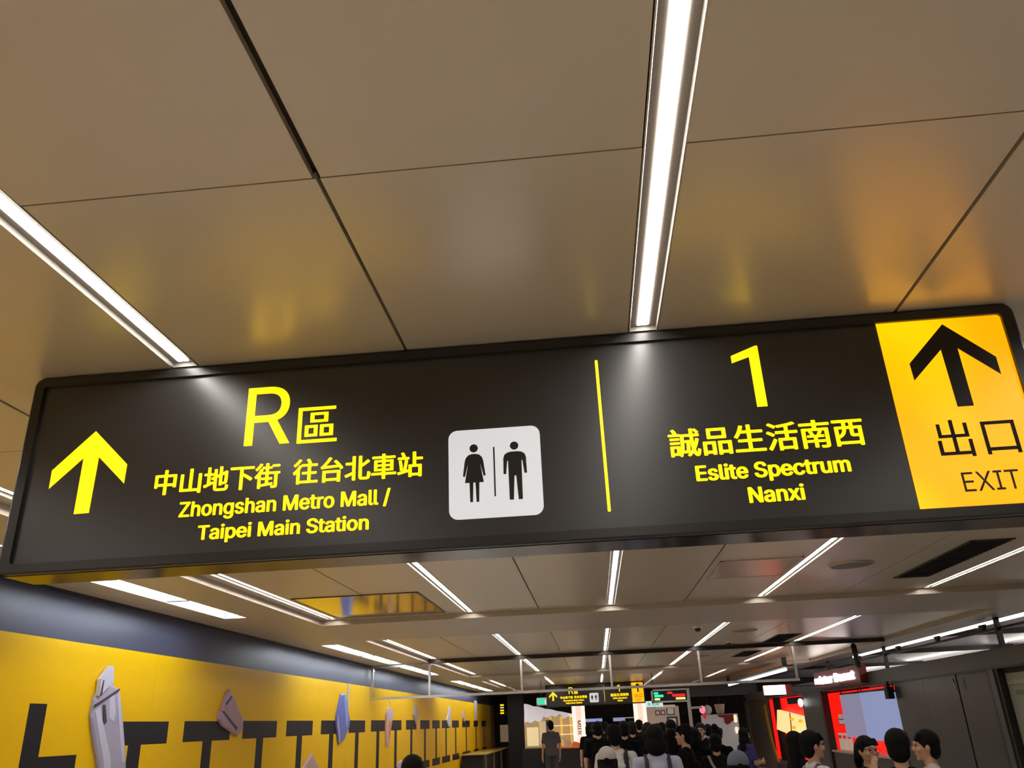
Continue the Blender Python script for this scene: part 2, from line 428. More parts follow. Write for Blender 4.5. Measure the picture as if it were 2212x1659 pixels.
dk = mat('dark_print', (.06, .04, .05), .5)
pk = mat('dusty_pink_print', (.42, .26, .32), .5, noise=.15, nscale=7)
bl = mat('periwinkle_print', (.12, .16, .47), .35, noise=.1, nscale=6)
tube = cutout('brush_tube', 'tall silver-lavender cosmetic tube cutout beside the letter L on the yellow wall',
       [(7.14, 1.76), (7.25, 1.55), (7.40, 1.30), (7.55, 1.05), (7.95, 1.00), (7.86, 1.20), (7.80, 1.386), (7.75, 1.516), (7.635, 1.788), (7.562, 1.93), (7.521, 1.997), (7.422, 2.03), (7.30, 2.05), (7.19, 1.97), (7.15, 1.90)], lav)
capm = MB().prism([(7.175, 1.93), (7.17, 2.07), (7.265, 2.165), (7.30, 2.19), (7.34, 2.18), (7.37, 2.05)], wf, .01, .05); capm.build('tube_cap', lav2, tube)
MB().prism([(7.15, 1.84), (7.50, 1.985), (7.50, 2.0), (7.15, 1.858)], wf, .03, .045).build('tube_band', dk, tube)
MB().prism([(7.27, 1.86), (7.31, 1.86), (7.37, 1.72), (7.34, 1.70), (7.31, 1.73)], wf, .03, .04).build('tube_slot', dk, tube)
MB().prism([(7.17, 1.80), (7.23, 1.84), (7.52, 1.42), (7.60, 1.10), (7.55, 1.10), (7.40, 1.42)], wf, .03, .037).build('tube_highlight', lav2, tube)
MB().prism([(7.48, 1.95), (7.52, 1.97), (7.70, 1.55), (7.76, 1.38), (7.72, 1.38), (7.62, 1.60)], wf, .03, .037).build('tube_highlight', lav2, tube)
MB().prism([(7.36, 1.92), (7.43, 1.96), (7.50, 1.80), (7.48, 1.72), (7.40, 1.76)], wf, .03, .037).build('tube_highlight', lav2, tube)
MB().prism([(7.18, 1.93), (7.20, 2.06), (7.215, 2.06), (7.21, 1.935)], wf, .048, .053).build('cap_groove', dk, tube)
pt = cutout('compact_box', 'dusty pink folded compact cutout over the third black letter on the yellow wall',
       [(9.924, 2.079), (10.05, 2.017), (10.288, 1.833), (10.419, 1.739), (10.433, 1.638), (10.268, 1.559), (9.817, 1.679), (9.696, 1.75), (9.691, 1.833), (9.778, 1.846), (9.807, 1.98)][::-1], pk)
MB().prism([(9.75, 1.835), (9.80, 1.838), (10.17, 1.68), (10.24, 1.66), (10.20, 1.62), (10.13, 1.655)], wf, .03, .037).build('applicator_line', dk, pt)
MB().prism([(9.86, 1.90), (9.83, 1.92), (9.97, 2.01), (10.0, 2.0)], wf, .03, .037).build('applicator_line', dk, pt)
bt = cutout('blue_packet', 'periwinkle blue folded packet cutout on the yellow wall beside a pale hanging strap',
       [(14.50, 2.16), (14.749, 2.185), (14.917, 1.962), (15.103, 1.745), (15.067, 1.628), (14.822, 1.453), (14.478, 1.365), (14.308, 1.658), (14.284, 1.813), (14.411, 2.024)][::-1], bl)
MB().prism([(14.65, 2.15), (14.70, 2.15), (14.95, 1.78), (14.90, 1.62), (14.82, 1.66)], wf, .03, .037).build('fold_highlight', mat('pale_blue_print', (.28, .33, .62), .35), bt)
MB().prism([(14.30, 1.80), (14.36, 1.80), (14.52, 1.42), (14.47, 1.38), (14.33, 1.66)], wf, .03, .037).build('fold_edge', lav, bt)
MB().prism([(14.95, 1.80), (15.03, 1.80), (15.03, 2.35), (14.95, 2.35)], wf, .001, .012).build('strap', mat('grey_strap', (.42, .43, .46), .5), bt)
br = cutout('blush_brush', 'peach and lilac brush-shaped cutout hanging over a black letter on the yellow wall',
       [(18.045, 2.005), (18.301, 1.948), (18.362, 1.816), (18.27, 1.695), (18.098, 1.374), (18.012, 1.243), (17.82, 1.243), (17.761, 1.643), (17.763, 1.877), (17.852, 1.964)][::-1], mat('peach_print', (.62, .36, .27), .45, noise=.15, nscale=5))
MB().prism([(18.04, 2.0), (18.29, 1.94), (18.35, 1.82), (18.27, 1.76), (17.77, 1.76), (17.77, 1.87), (17.86, 1.96)], wf, .03, .037).build('brush_head', mat('lilac_print', (.55, .45, .52), .5), br)
MB().prism([(18.02, 1.72), (18.22, 1.72), (18.06, 1.40), (17.98, 1.40)], wf, .03, .037).build('handle_stripe', mat('orange_print', (.55, .17, .07), .4), br)
MB().prism([(18.15, 2.0), (18.19, 2.0), (18.19, 2.19), (18.15, 2.19)], wf, .001, .01).build('string', mat('grey_strap', (.42, .43, .46), .5), br)
tr = cutout('pink_triangle', 'pale pink pointed packet cutout low on the yellow wall between two letter stems',
       [(13.10, 1.285), (13.529, 1.057), (13.75, .85), (12.4, .85), (12.726, 1.096)], mat('pale_pink_print', (.52, .33, .29), .5, noise=.15, nscale=6))
ad = cutout('diamond_packet', 'small grey-beige diamond cutout high on the yellow wall past the smoke barrier',
       [(20.85, 1.62), (20.48, 1.876), (20.702, 2.118), (21.145, 1.927)], mat('sand_print', (.42, .36, .30), .5, noise=.3, nscale=3))
ac = cutout('ribbon_packet', 'pale lilac ribbon cutout on the far part of the yellow wall', [(25.5, 1.56), (25.11, 1.766), (25.3, 1.86), (25.6, 2.155), (25.8, 2.15), (25.75, 1.62)], mat('pale_lilac_print', (.5, .5, .62), .5))
ae = cutout('small_drop', 'tiny pink drop cutout on the far part of the yellow wall', [(28.5, 1.70), (28.2, 1.85), (28.32, 2.076), (28.75, 1.95), (28.8, 1.75)], mat('rose_print', (.55, .36, .33), .5))
af = cutout('long_strap', 'long pale grey strap cutout near the far end of the yellow wall', [(31.1, 1.75), (30.95, 2.43), (31.66, 2.43), (31.5, 1.78)], mat('grey_strap', (.42, .43, .46), .5))
pl = cutout('lilac_tag', 'lilac looped tag cutout at the bottom of the yellow wall beside a dark-haired head', [(19.2, .60), (18.9, .75), (18.95, .90), (19.25, .94), (19.5, .88), (19.55, .6)], mat('lilac_tag_print', (.55, .38, .6), .5))
bd = thing('far_banner', (-4.33, 36.3, .7), 'brown-grey vertical banner near the end of the yellow wall', 'banner')
box('banner_sheet', mat('brown_banner', (.30, .19, .10), .5, noise=.3, nscale=2), (-4.355, -4.33, 35.6, 36.9, .75, 2.35), bd)
box('banner_top', mat('grey_banner', (.25, .24, .25), .5), (-4.356, -4.325, 35.6, 36.9, 2.35, 2.5), bd)
ld = thing('low_display_table', (-3.9, 31, 0), 'low dark display tables with yellow edges at the foot of the yellow wall', 'table')
box('table_top', mat('mustard_top', (.35, .22, .03), .4), (-4.3, -3.5, 27.5, 35, .90, .93), ld)
for yy in (27.8, 30, 32.3, 34.6): box('leg', mat('brown_leg', (.2, .13, .06), .5), (-3.6, -3.54, yy, yy+.08, 0, .9), ld)
box('table_body', M['blackwall'], (-4.3, -3.65, 27.6, 34.9, .1, .88), ld)

# ================================================================= CEILING FITTINGS
def flat_plate(name, label, cat, b, m, frame=None, group=None):
    t = thing(name, ((b[0]+b[1])/2, (b[2]+b[3])/2, CEIL), label, cat, group)
    x0, x1, y0, y1 = b; f = .02
    box('plate', m, (x0+f, x1-f, y0+f, y1-f, CEIL-.006, CEIL-.001), t)
    MB().box(x0, x1, y0, y0+f, CEIL-.008, CEIL-.0005).box(x0, x1, y1-f, y1, CEIL-.008, CEIL-.0005).box(x0, x0+f, y0, y1, CEIL-.008, CEIL-.0005).box(x1-f, x1, y0, y1, CEIL-.008, CEIL-.0005).build('rim', frame or M['darkmetal'], t)
    return t
flat_plate('access_panel', 'mirror-polished ceiling access panel reflecting the yellow wall', 'ceiling panel', (-2.95, -1.66, 8.0, 9.6), mat('polished_panel', (.62, .52, .40), .09, metal=.85), mat('bronze_rim', (.05, .04, .03), .4))
flat_plate('access_panel', 'satin ceiling access panel with a coppery sheen on the right side', 'ceiling panel', (1.18, 1.90, 7.25, 8.2), mat('satin_panel', (.62, .5, .42), .2, metal=.7), M['panelsoft'])
def vent(b, label):
    t = flat_plate('ceiling_vent', label, 'vent', b, mat('vent_black', (.004, .004, .004), .8), M['darkmetal'], 'black air vents in the ceiling')
    k = int((b[3]-b[2])/.09)
    for i in range(k):
        y = b[2]+.05+i*.09
        box('slat', M['blackwall'], (b[0]+.02, b[1]-.02, y, y+.012, CEIL-.014, CEIL-.004), t)
vent((3.17, 3.53, 6.95, 8.84), 'long black air vent right of the big sign, nearest of the three')
vent((3.19, 3.60, 14.75, 16.35), 'black air vent in the second ceiling bay, just before the smoke barrier')
vent((3.19, 3.58, 18.3, 19.95), 'black air vent just beyond the smoke barrier')
def speaker(x, y, r, label):
    t = thing('ceiling_speaker', (x, y, CEIL), label, 'speaker', 'round ceiling speakers')
    mb = MB(); k = 32
    rings = [[(x+rr*cos(2*pi*i/k), y+rr*sin(2*pi*i/k), z) for i in range(k)] for rr, z in ((r, CEIL), (r, CEIL-.012), (r*.92, CEIL-.014), (r*.9, CEIL-.008))]
    mb.loft(rings).build('rim', mat('speaker_rim', (.5, .45, .38), .3, metal=.5), t, True)
    MB().ell((x, y, CEIL-.006), (r*.9, r*.9, .010), 32, 8).build('grille', mat('speaker_grille', (.20, .17, .14), .5, metal=.3, noise=.3, nscale=300), t, True)
speaker(2.46, 7.82, .2, 'round ceiling speaker near the black vent, nearest one')
speaker(2.46, 13.7, .2, 'round ceiling speaker in the second ceiling bay')
speaker(2.44, 19.0, .2, 'round ceiling speaker beyond the smoke barrier')
def detector(x, y, label):
    t = thing('smoke_detector', (x, y, CEIL), label, 'smoke detector', 'smoke detectors')
    MB().tube((x, y, CEIL), (x, y, CEIL-.03), .07, .065, 20).build('base', M['lip'], t)
    MB().tube((x, y, CEIL-.03), (x, y, CEIL-.075), .045, .035, 16).build('sensor', mat('sensor_dark', (.06, .05, .05), .5), t)
detector(1.6, 12.7, 'small smoke detector near the front edge of the second bay')
detector(2.5, 15.7, 'small smoke detector beside the black vent of the second bay')

# ================================================================= SMOKE BARRIER
GY = 16.5
sbx = thing('smoke_barrier', (0, GY, CEIL-.7), 'hanging glass smoke barrier with thin metal frame across the whole passage', 'smoke barrier')
zt, zb_ = SOF-.01, CZ+.60
MB().box(-3.2, 5.5, GY-.05, GY+.05, CEIL-.075, CEIL-.005).build('top_rail', mat('dark_bronze', (.05, .04, .035), .35, metal=.5), sbx)
MB().box(-4.34, -3.15, GY-.03, GY+.03, SOF-.05, SOF-.005).build('top_rail', M['rail'], sbx)
MB().box(-4.34, 3.84, GY-.025, GY+.025, zb_-.045, zb_).build('bottom_rail', M['rail'], sbx)
for x in (-4.32, -3.18, -1.38, .34, 2.03, 3.80):
    MB().box(x-.02, x+.02, GY-.02, GY+.02, zb_, (SOF-.05 if x < -3.2 else CEIL-.075)).build('post', M['rail'], sbx)
glass = bpy.data.materials.new('barrier_glass'); glass.use_nodes = True; nt = glass.node_tree; nt.nodes.clear()
o_ = nt.nodes.new('ShaderNodeOutputMaterial'); tr_ = nt.nodes.new('ShaderNodeBsdfTransparent'); gl_ = nt.nodes.new('ShaderNodeBsdfGlossy'); mx_ = nt.nodes.new('ShaderNodeMixShader'); lw = nt.nodes.new('ShaderNodeFresnel')
lw.inputs['IOR'].default_value = 1.35; tr_.inputs[0].default_value = (.93, .95, .94, 1); gl_.inputs['Roughness'].default_value = .02
nt.links.new(lw.outputs[0], mx_.inputs[0]); nt.links.new(tr_.outputs[0], mx_.inputs[1]); nt.links.new(gl_.outputs[0], mx_.inputs[2]); nt.links.new(mx_.outputs[0], o_.inputs[0])
px = [-4.30, -3.18, -1.38, .34, 2.03, 3.80]
for a, b in zip(px, px[1:]):
    MB().box(a+.02, b-.02, GY-.004, GY+.004, zb_, SOF-.05 if a < -3.2 else CEIL-.075).build('glass_pane', glass, sbx)
# lone hanging rail continuing to the right
hr = thing('hanger_rail', (4.9, GY, CZ+.8), 'black bent hanger post above the shop sign at right', 'post')
MB().caps((4.93, GY, CEIL-.127), (4.95, GY, CZ+.78), .05).build('post', M['darkmetal'], hr, True)


# ================================================================= RIGHT HALL SEEN THROUGH THE SLOT
struct(box('wall_right', mat('pale_hall_wall', (.5, .48, .5), .5), (13, 13.1, -8, 46, 0, 3.6)))
pale = mat('pale_hall_ceiling', (.74, .72, .80), .3, metal=.2, noise=.25, nscale=.8)
trim(pale, MB().box(6.16, 13, -8, 46, 3.42, 3.5))
trim(pale, MB().box(6.10, 6.16, -8, 46, CEIL+.1, 3.5))
for i, (x, lab) in enumerate(((7.55, 'nearest the slot'), (8.0, 'middle row'), (12.5, 'added unseen row'))):  # last row is added out of sight to brighten the hall ceiling
    for y0, y1, w in ((10, 27, 'front part'), (28, 45, 'rear part')):
        if x < 8.2 and y0 > 20: continue
        t = thing('tube_light', (x, y0, 3.3), 'warm white tube light in the hall behind the right slot, %s, %s' % (lab, w), 'light', 'tube lights in the side hall')
        box('housing', M['tray'], (x-.02, x+.02, y0, y1, 3.27, 3.29), t)
        box('lamp_tube', mat('warm_tube', (.9, .85, .75), .5, emit=12, ecol=(1, .9, .8, 1)), (x-.035, x+.035, y0+.05, y1-.05, 3.21, 3.27), t)
        for yy in (y0+.3, y1-.3): box('hanger', M['darkmetal'], (x-.01, x+.01, yy, yy+.02, 3.28, 3.42), t)
for i, y in enumerate((16, 21.5, 27.5, 35)):
    trim(M['darkmetal'], MB().box(6.16, 13, y, y+.12, 3.30, 3.42))
# black track with brackets under the slot's upper edge
tk = thing('track_rail', (6.05, 14, SOF-.2), 'black metal track on short brackets along the upper edge of the right slot', 'rail')
MB().box(6.02, 6.06, 8.5, 24, SOF-.17, SOF-.135).build('track', M['darkmetal'], tk)
for y in (9.2, 10.6, 12.0, 13.6, 15.4, 17.4, 20): MB().prism([(y-.1, SOF-.05), (y+.1, SOF-.05), (y+.03, SOF-.14), (y-.03, SOF-.14)], lambda u, v, d: (6.02+d, u, v), 0, .05).build('bracket', M['darkmetal'], tk)
for i, y in enumerate((13.0, 18.1, 22.5)):
    trim(M['darkmetal'], MB().box(5.98, 6.04, y, y+.07, CZ+.74, SOF))

# ================================================================= RIGHT SHOPS
SXX = 5.8
def sf(u, v, d): return (SXX-d, u, v+.17)
struct(box('wall_shopfront', M['fascia'], (SXX, 6.1, 4, 34.4, CZ+.50, CZ+.745)))
trim(M['darkmetal'], MB().box(SXX-.01, 6.0, 4, 23.1, CZ+.47, CZ+.50))
# dark folding panels
pan = [(13.25, 14.48), (14.5, 15.93), (15.95, 17.48)]
pd = thing('folding_partition', (SXX, 15.3, 0), 'dark grey folding partition panels closing the shop at right', 'partition')
for a, b in pan: box('partition_panel', M['shopdark'], (SXX+.02+(a % .03), SXX+.07, a+.006, b-.006, 0, CZ+.47), pd)
MB().caps((SXX-.03, 14.46, CZ+.40), (SXX-.03, 14.42, CZ+.24), .014).build('handle', mat('brass', (.45, .35, .15), .3, metal=.8), pd, True)
trim(M['darkmetal'], MB().box(SXX-.04, SXX+.1, 12.86, 13.22, 0, CZ+.47))
trim(M['fascia'], MB().box(SXX-.06, SXX+.1, 12.95, 13.10, 0, CZ+.47))
# pale green machine beyond the pillar
mc = thing('ticket_machine', (6.1, 12, 0), 'pale green-white booth wall with a dark rounded window at the right edge', 'booth')
box('booth_body', mat('pale_green_panel', (.30, .33, .28), .4, noise=.05), (SXX+.05, 6.6, 8.5, 12.84, 0, CZ+.40), mc); box('dark_top', M['blackwall'], (SXX+.04, 6.6, 8.5, 12.84, CZ+.401, CZ+.47), mc)
box('header_strip', mat('beige_strip', (.36, .34, .25), .4), (SXX+.03, SXX+.06, 8.5, 12.8, CZ+.25, CZ+.31), mc)
def rrect(a, b, c, d, r, k=6):
    pts = []
    for cx, cy, s in ((b-r, d-r, 0), (a+r, d-r, 1), (a+r, c+r, 2), (b-r, c+r, 3)):
        for i in range(k+1):
            t_ = (s+i/k)*pi/2; pts.append((cx+r*cos(t_), cy+r*sin(t_)))
    return pts
MB().prism(rrect(10.6, 12.45, .3, 1.56, .25), sf, -.045, -.02).build('window', mat('dark_window', (.03, .022, .022), .2), mc)
MB().prism(rrect(10.6, 12.30, .3, 1.30, .22), sf, -.02, -.012).build('window_poster', mat('flesh_poster', (.35, .16, .13), .4), mc)
MB().prism(rec(12.3, 12.62, 1.66, 1.72), sf, -.045, -.03).build('label_plate', mat('grey_plate', (.16, .18, .15), .4), mc)
# donut shop, front part
trim(M['fascia'], MB().box(SXX-.02, SXX+.12, 22.75, 25.0, 0, CZ+.50))
trim(M['darkmetal'], MB().box(SXX-.05, SXX+.12, 22.72, 22.95, 0, CZ+.50))
struct(box('wall_shopback', em('red_backlit', (1, .012, .006, 1), 1.0), (6.25, 6.30, 17.58, 24.78, .3, CZ+.45)))
trim(M['shopdark'], MB().box(SXX+.1, 7.6, 17.50, 17.56, 0, CZ+.6))
trim(M['shopdark'], MB().box(SXX+.1, 7.6, 24.8, 24.86, 0, CZ+.6))
trim(M['shopdark'], MB().box(SXX+.1, 13, 4, 34, CZ+.62, CZ+.68))
scr = em('pale_violet_screen', (.19, .18, .28, 1), 1.0); scr2 = em('pale_blue_screen', (.20, .24, .42, 1), 1.0)
def screen(b, m, label):
    t = thing('hanging_blind', (SXX+.05, (b[0]+b[1])/2, b[2]+.17), label, 'blind', 'pale blinds in the donut shop window')
    MB().prism(b[4] if len(b) > 4 else rec(*b), sf, -.06, -.04).build('blind_sheet', m, t)
    MB().caps((SXX+.05, b[0]+.03, b[3]+.19), (SXX+.05, b[1]-.03, b[3]+.19), .02).build('roller', M['darkmetal'], t, True)
    for yy in (b[0]+.1, b[1]-.1): box('bracket', M['darkmetal'], (SXX+.04, SXX+.06, yy-.01, yy+.01, b[3]+.19, CZ+.505), t)
screen((19.80, 21.37, .98, 1.90), scr, 'pale violet hanging blind in the shop window, left one')
screen((17.90, 19.79, .95, 1.90), scr2, 'pale blue hanging blind in the shop window, middle one')
screen((17.48, 17.89, .95, 1.85), scr2, 'narrow pale blue blind at the right end of the shop window')
lamp = thing('wall_speaker', (SXX-.1, 17.55, 1.9), 'black box loudspeaker at the corner of the shop window', 'speaker')
box('speaker_body', M['blackwall'], (SXX-.12, SXX-.005, 17.42, 17.62, CZ+.18, CZ+.40), lamp); box('speaker_mount', M['darkmetal'], (SXX-.09, SXX-.04, 17.5, 17.55, CZ+.40, CZ+.50), lamp)
ct = thing('shop_counter', (6.1, 22, 0), 'dark shop counter with pale trays and menu cards below the red wall', 'counter')
box('counter_body', M['shopdark'], (SXX, 6.24, 17.6, 22.7, 0, .80), ct); box('counter_top', mat('counter_beige', (.5, .42, .33), .4), (SXX-.03, 6.24, 17.6, 22.7, .80, .84), ct)
for i, y in enumerate((22.5, 22.1, 21.7)):
    c = ('menu_card', (6.0, y, .84), 'small standing menu card on the shop counter, %s' % ('nearest the pillar' if i == 0 else 'second from the pillar' if i == 1 else 'third from the pillar'), 'card', 'menu cards on the shop counter')
    t = thing(*c); box('card', em('card_cream', (.35, .3, .24, 1), .8), (5.98, 6.0, y-.15, y+.15, .845, 1.22), t)
    box('card_stripe', em('card_red', (.4, .02, .02, 1), .8), (5.975, 5.979, y-.13, y+.13, 1.1, 1.17), t)
for k, (y, z) in enumerate(((22.55, 1.52), (22.45, 1.40))):
    t = thing('wall_shelf', (6.3, y, z), 'small shelf with pale boxes behind the shop pillar, %s' % ('upper' if k == 0 else 'lower'), 'shelf', 'shelves behind the shop pillar')
    box('shelf_board', mat('shelf_grey', (.3, .27, .26), .5), (6.05, 6.24, 22.2, 22.72, z, z+.02), t)
    for q in range(3): box('box', em('pale_box', (.4, .33, .3, 1), .6), (6.08, 6.2, 22.25+q*.17, 22.37+q*.17, z+.021, z+.12), t)
# illuminated shop signs
wl = em('white_channel_letters', (1, .98, .95, 1), 6)
dr = mat('dark_red_box', (.22, .02, .02), .4, noise=.2, nscale=3)
def shop_sign(y0, y1, z0, z1, label, txt):
    t = thing('shop_sign', (SXX-.1, (y0+y1)/2, z0), label, 'sign')
    box('sign_box', dr, (SXX-.16, SXX-.002, y0, y1, z0, z1), t)
    box('sign_rim', M['darkmetal'], (SXX-.165, SXX-.02, y0-.03, y1+.03, z0-.03, z0), t)
    a, b = y0+.36*(y1-y0)/3.7, y1-.04
    # letters read from this side: text runs towards smaller y
    lettering('lettering', txt, wl, (0, b-a, z0+.05, z1-.07), lambda u, v: (SXX-.175, b-u, v), t, ft='Inter.woff2', bold=.03)
    return t
shop_sign(18.84, 22.66, CZ+.56, CZ+.91, 'dark red shop sign with glowing white letters on the fascia at right', 'mister Donut')
t = thing('shop_sign', (4.15, 20.1, CZ+.4), 'smaller glowing white projecting shop sign farther down the right side', 'sign')
box('sign_box', dr, (3.86, 4.48, 20.1, 20.35, CZ+.42, CZ+.61), t); box('light_face', em('white_sign_face', (1, 1, 1, 1), 3), (3.84, 4.32, 20.06, 20.1, CZ+.40, CZ+.60), t)
box('bracket', M['darkmetal'], (4.48, SXX-.17, 20.2, 20.25, CZ+.55, CZ+.58), t)
# second shop unit
s2 = thing('shop_kiosk', (5.9, 29, 0), 'second shop unit with grey frame, curved yellow stripe and glowing red inside', 'kiosk')
MB().box(SXX-.05, SXX+.15, 33.9, 34.35, 0, CZ+.62).box(SXX-.05, SXX+.15, 30.35, 34.3, CZ+.50, CZ+.74).build('frame', mat('taupe_frame', (.17, .15, .15), .4), s2)
box('side_panel', mat('taupe_panel', (.13, .115, .11), .35), (SXX, SXX+.1, 30.4, 33.9, 0, CZ+.50), s2)
MB().prism([(30.7+.5*sin(i/12*pi)+0*i, 0) for i in range(0)]+[(30.6-.9*(i/12)**2, 1.85-1.75*i/12) for i in range(13)]+[(30.35-.9*(i/12)**2, 1.85-1.75*i/12) for i in range(12, -1, -1)], sf, .0, .02).build('yellow_stripe', mat('gold_stripe', (.5, .36, .02), .4), s2)
MB().prism([(30.9-.9*(i/12)**2, 1.85-1.75*i/12) for i in range(13)]+[(30.6-.9*(i/12)**2, 1.85-1.75*i/12) for i in range(12, -1, -1)], sf, .0, .015).build('orange_stripe', mat('orange_stripe', (.3, .1, .02), .4), s2)
box('red_backdrop', em('red_backlit_deep', (.9, .01, .006, 1), 1.0), (6.15, 6.18, 25.05, 31.5, .3, CZ+.48), s2)
box('dark_post', M['blackwall'], (6.04, 6.10, 29.4, 30.3, .3, CZ+.5), s2)
ybx = thing('light_box', (5.9, 27.5, 1.1), 'glowing pale yellow poster light box tilted in front of the red wall', 'light box')
MB().prism([(29.3, 1.67), (25.13, 1.40), (25.21, 1.02), (26.99, .87), (29.8, 1.08)], lambda u, v, d: (6.03-d, u, v+.17), 0, .10).build('box_face', em('cream_glow', (1, .72, .30, 1), .95), ybx)
MB().prism([(27.4, 1.56), (27.5, 1.565), (27.7, .95), (27.6, .94)], lambda u, v, d: (5.93-d, u, v+.17), 0, .01).build('seam', mat('seam_red', (.3, .05, .02), .5), ybx)
for u, v in ((27.3, 1.38), (26.2, 1.33), (27.2, 1.15)):
    MB().prism([(u+.28*cos(2*pi*i/12), v+.05*sin(2*pi*i/12)) for i in range(12)], lambda a, b, d: (5.93-d, a, b+.17), 0, .01).build('printed_blob', em('yolk_glow', (.9, .5, 0, 1), .9), ybx)
k = thing('globe_lamp', (5.7, 24.85, 1.95), 'small white globe lamp beside the red glowing shop', 'lamp')
MB().ell((5.7, 24.85, 1.98), (.07, .07, .11)).build('globe', em('globe_white', (1, 1, 1, 1), 3), k, True); box('arm', M['darkmetal'], (5.7, SXX, 24.83, 24.87, 2.08, 2.1), k)
k = thing('roller_sign', (5.6, 27, 1.9), 'black hanging menu box in front of the red shop wall', 'sign')
box('menu_box', M['blackwall'], (6.0, 6.1, 26.4, 27.9, 1.98, 2.16), k)
# spot rail near far right
sr = thing('spot_rail', (4.6, 21, CZ+.8), 'row of bright tube lights on the low dark ceiling at right', 'light')
for a, b in ((21, 24), (24.2, 30)): MB().caps((4.6, a, CZ+.97), (4.6, b, CZ+.97), .035, n=8).build('lamp_tube', em('cool_tube', (.9, .95, 1, 1), 2.5), sr, True)
MB().box(4.45, 4.75, 20.5, 31, CZ+1.01, CZ+1.05).box(4.55, 4.65, 21, 21.1, CZ+1.05, CEIL).box(4.55, 4.65, 30, 30.1, CZ+1.05, CEIL).build('housing', M['fascia'], sr)

# ================================================================= FAR END
trim(M['blackwall'], MB().box(-4.36, 7, 36.9, 37.1, CZ+.12, CEIL+.1))
trim(M['fascia'], MB().box(2.2, SXX+.3, 33.2, 33.5, CZ+.72, SOF))
col = struct(box('wall_column', M['blackwall'], (-3.35, -2.75, 33, 33.6, 0, SOF)))
struct(box('wall_farleft', M['blackwall'], (-4.36, -3.4, 37.2, 37.4, 0, SOF)))
dn = thing('directory_sign', (-3.75, 36, 2.1), 'small black directory sign with yellow marks at the end of the yellow wall', 'sign')
box('board', M['blackwall'], (-4.05, -3.48, 35.95, 36, 2.06, 2.58), dn); MB().box(-3.9, -3.88, 35.96, 35.98, 2.58, SOF).box(-3.62, -3.6, 35.96, 35.98, 2.58, SOF).build('hanger', M['darkmetal'], dn)
for i, z in enumerate((2.48, 2.38, 2.27, 2.17)): box('yellow_mark', M['yletter'] if i != 1 else M['pict'], (-3.95, -3.80, 35.94, 35.951, z, z+.06), dn)
for i in range(3): box('text_line', mat('dim_text', (.2, .2, .2), .5), (-3.74, -3.52, 35.94, 35.951, 2.13+i*.05, 2.15+i*.05), dn)
dl = thing('poster_panel', (-3.9, 36.2, .7), 'beige poster panel with a lilac edge below the directory sign', 'poster')
box('sheet', mat('beige_poster', (.35, .24, .14), .5, emit=.12, ecol=(.9, .6, .4, 1), noise=.3, nscale=3), (-4.0, -3.5, 36.1, 36.15, 1.1, 1.75), dl); box('stand', M['blackwall'], (-4.0, -3.45, 36.1, 36.15, 0, 1.1), dl); box('lilac_edge', mat('lilac_edge', (.4, .25, .45), .5, emit=.1, ecol=(.7, .4, .8, 1)), (-3.5, -3.44, 36.08, 36.15, .8, 1.85), dl)
# stall with white fabric awning
st = thing('market_stall', (-1.7, 32, 0), 'far market stall with a slanting white fabric awning and warm shelves', 'stall')
mb = MB(); rings = []
for r, (yy, k0) in enumerate(((31.6, 1.0), (32.6, .96))):
    ring = []
    for i in range(29):
        s = i/28; x = -2.6+1.75*s; z = 2.42-.42*s+.02*sin(s*26)*(1-s); ring.append((x, yy+.03*sin(i*1.7), z*k0+(1-k0)*2.4))
    rings.append(ring)
low = []
for i in range(29):
    s = i/28; x = -2.6+1.75*s; low.append((x, 31.6+.05*sin(i*2.1), 1.78+.14*s+(.10 if 10 < i < 22 else 0)*1.0+.03*sin(i*1.3)))
mb.loft([low, rings[0], rings[1]], closed=False)
mb.build('awning', mat('white_fabric', (.62, .58, .6), .6, emit=.42, ecol=(.9, .85, .9, 1)), st, True)  # cloth glows by itself in place of light falling on it
box('back_board', mat('stall_back', (.30, .20, .08), .5, emit=.22, ecol=(1, .7, .35, 1), noise=.5, nscale=4), (-2.7, -.9, 32.6, 32.65, .9, 2.0), st)  # board, posts, shelves and blocks carry emission standing in for stall lighting
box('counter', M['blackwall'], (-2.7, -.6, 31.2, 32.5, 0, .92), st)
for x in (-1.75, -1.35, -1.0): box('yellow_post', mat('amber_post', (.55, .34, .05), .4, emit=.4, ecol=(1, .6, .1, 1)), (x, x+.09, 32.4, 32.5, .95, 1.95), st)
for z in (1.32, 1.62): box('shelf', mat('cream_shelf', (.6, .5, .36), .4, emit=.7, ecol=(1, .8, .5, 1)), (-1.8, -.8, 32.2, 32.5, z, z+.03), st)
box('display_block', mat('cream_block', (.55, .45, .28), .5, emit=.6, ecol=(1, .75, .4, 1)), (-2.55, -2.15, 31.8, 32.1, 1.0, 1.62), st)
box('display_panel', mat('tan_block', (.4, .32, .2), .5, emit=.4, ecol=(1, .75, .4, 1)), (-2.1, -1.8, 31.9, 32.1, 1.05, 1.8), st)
box('glass_screen', mat('grey_screen', (.22, .2, .22), .3), (-1.83, -1.62, 31.5, 31.55, .6, 1.85), st)
rk = thing('tilted_rack', (-1.2, 30.6, .9), 'tilted white-striped rack on the orange counter of the far stall', 'rack')
for i in range(5): MB().caps((-1.62+i*.04, 31.02, 1.55-i*.03), (-1.02+i*.05, 30.7, .985), .008, n=6).build('rack_bar', M['white'], rk, True)
oc = thing('orange_counter', (-1.1, 30.4, 0), 'glossy orange counter with a raised end beneath the far stall', 'counter')
orange = mat('orange_gloss', (.55, .10, .02), .3, emit=.15, ecol=(1, .25, .05, 1))
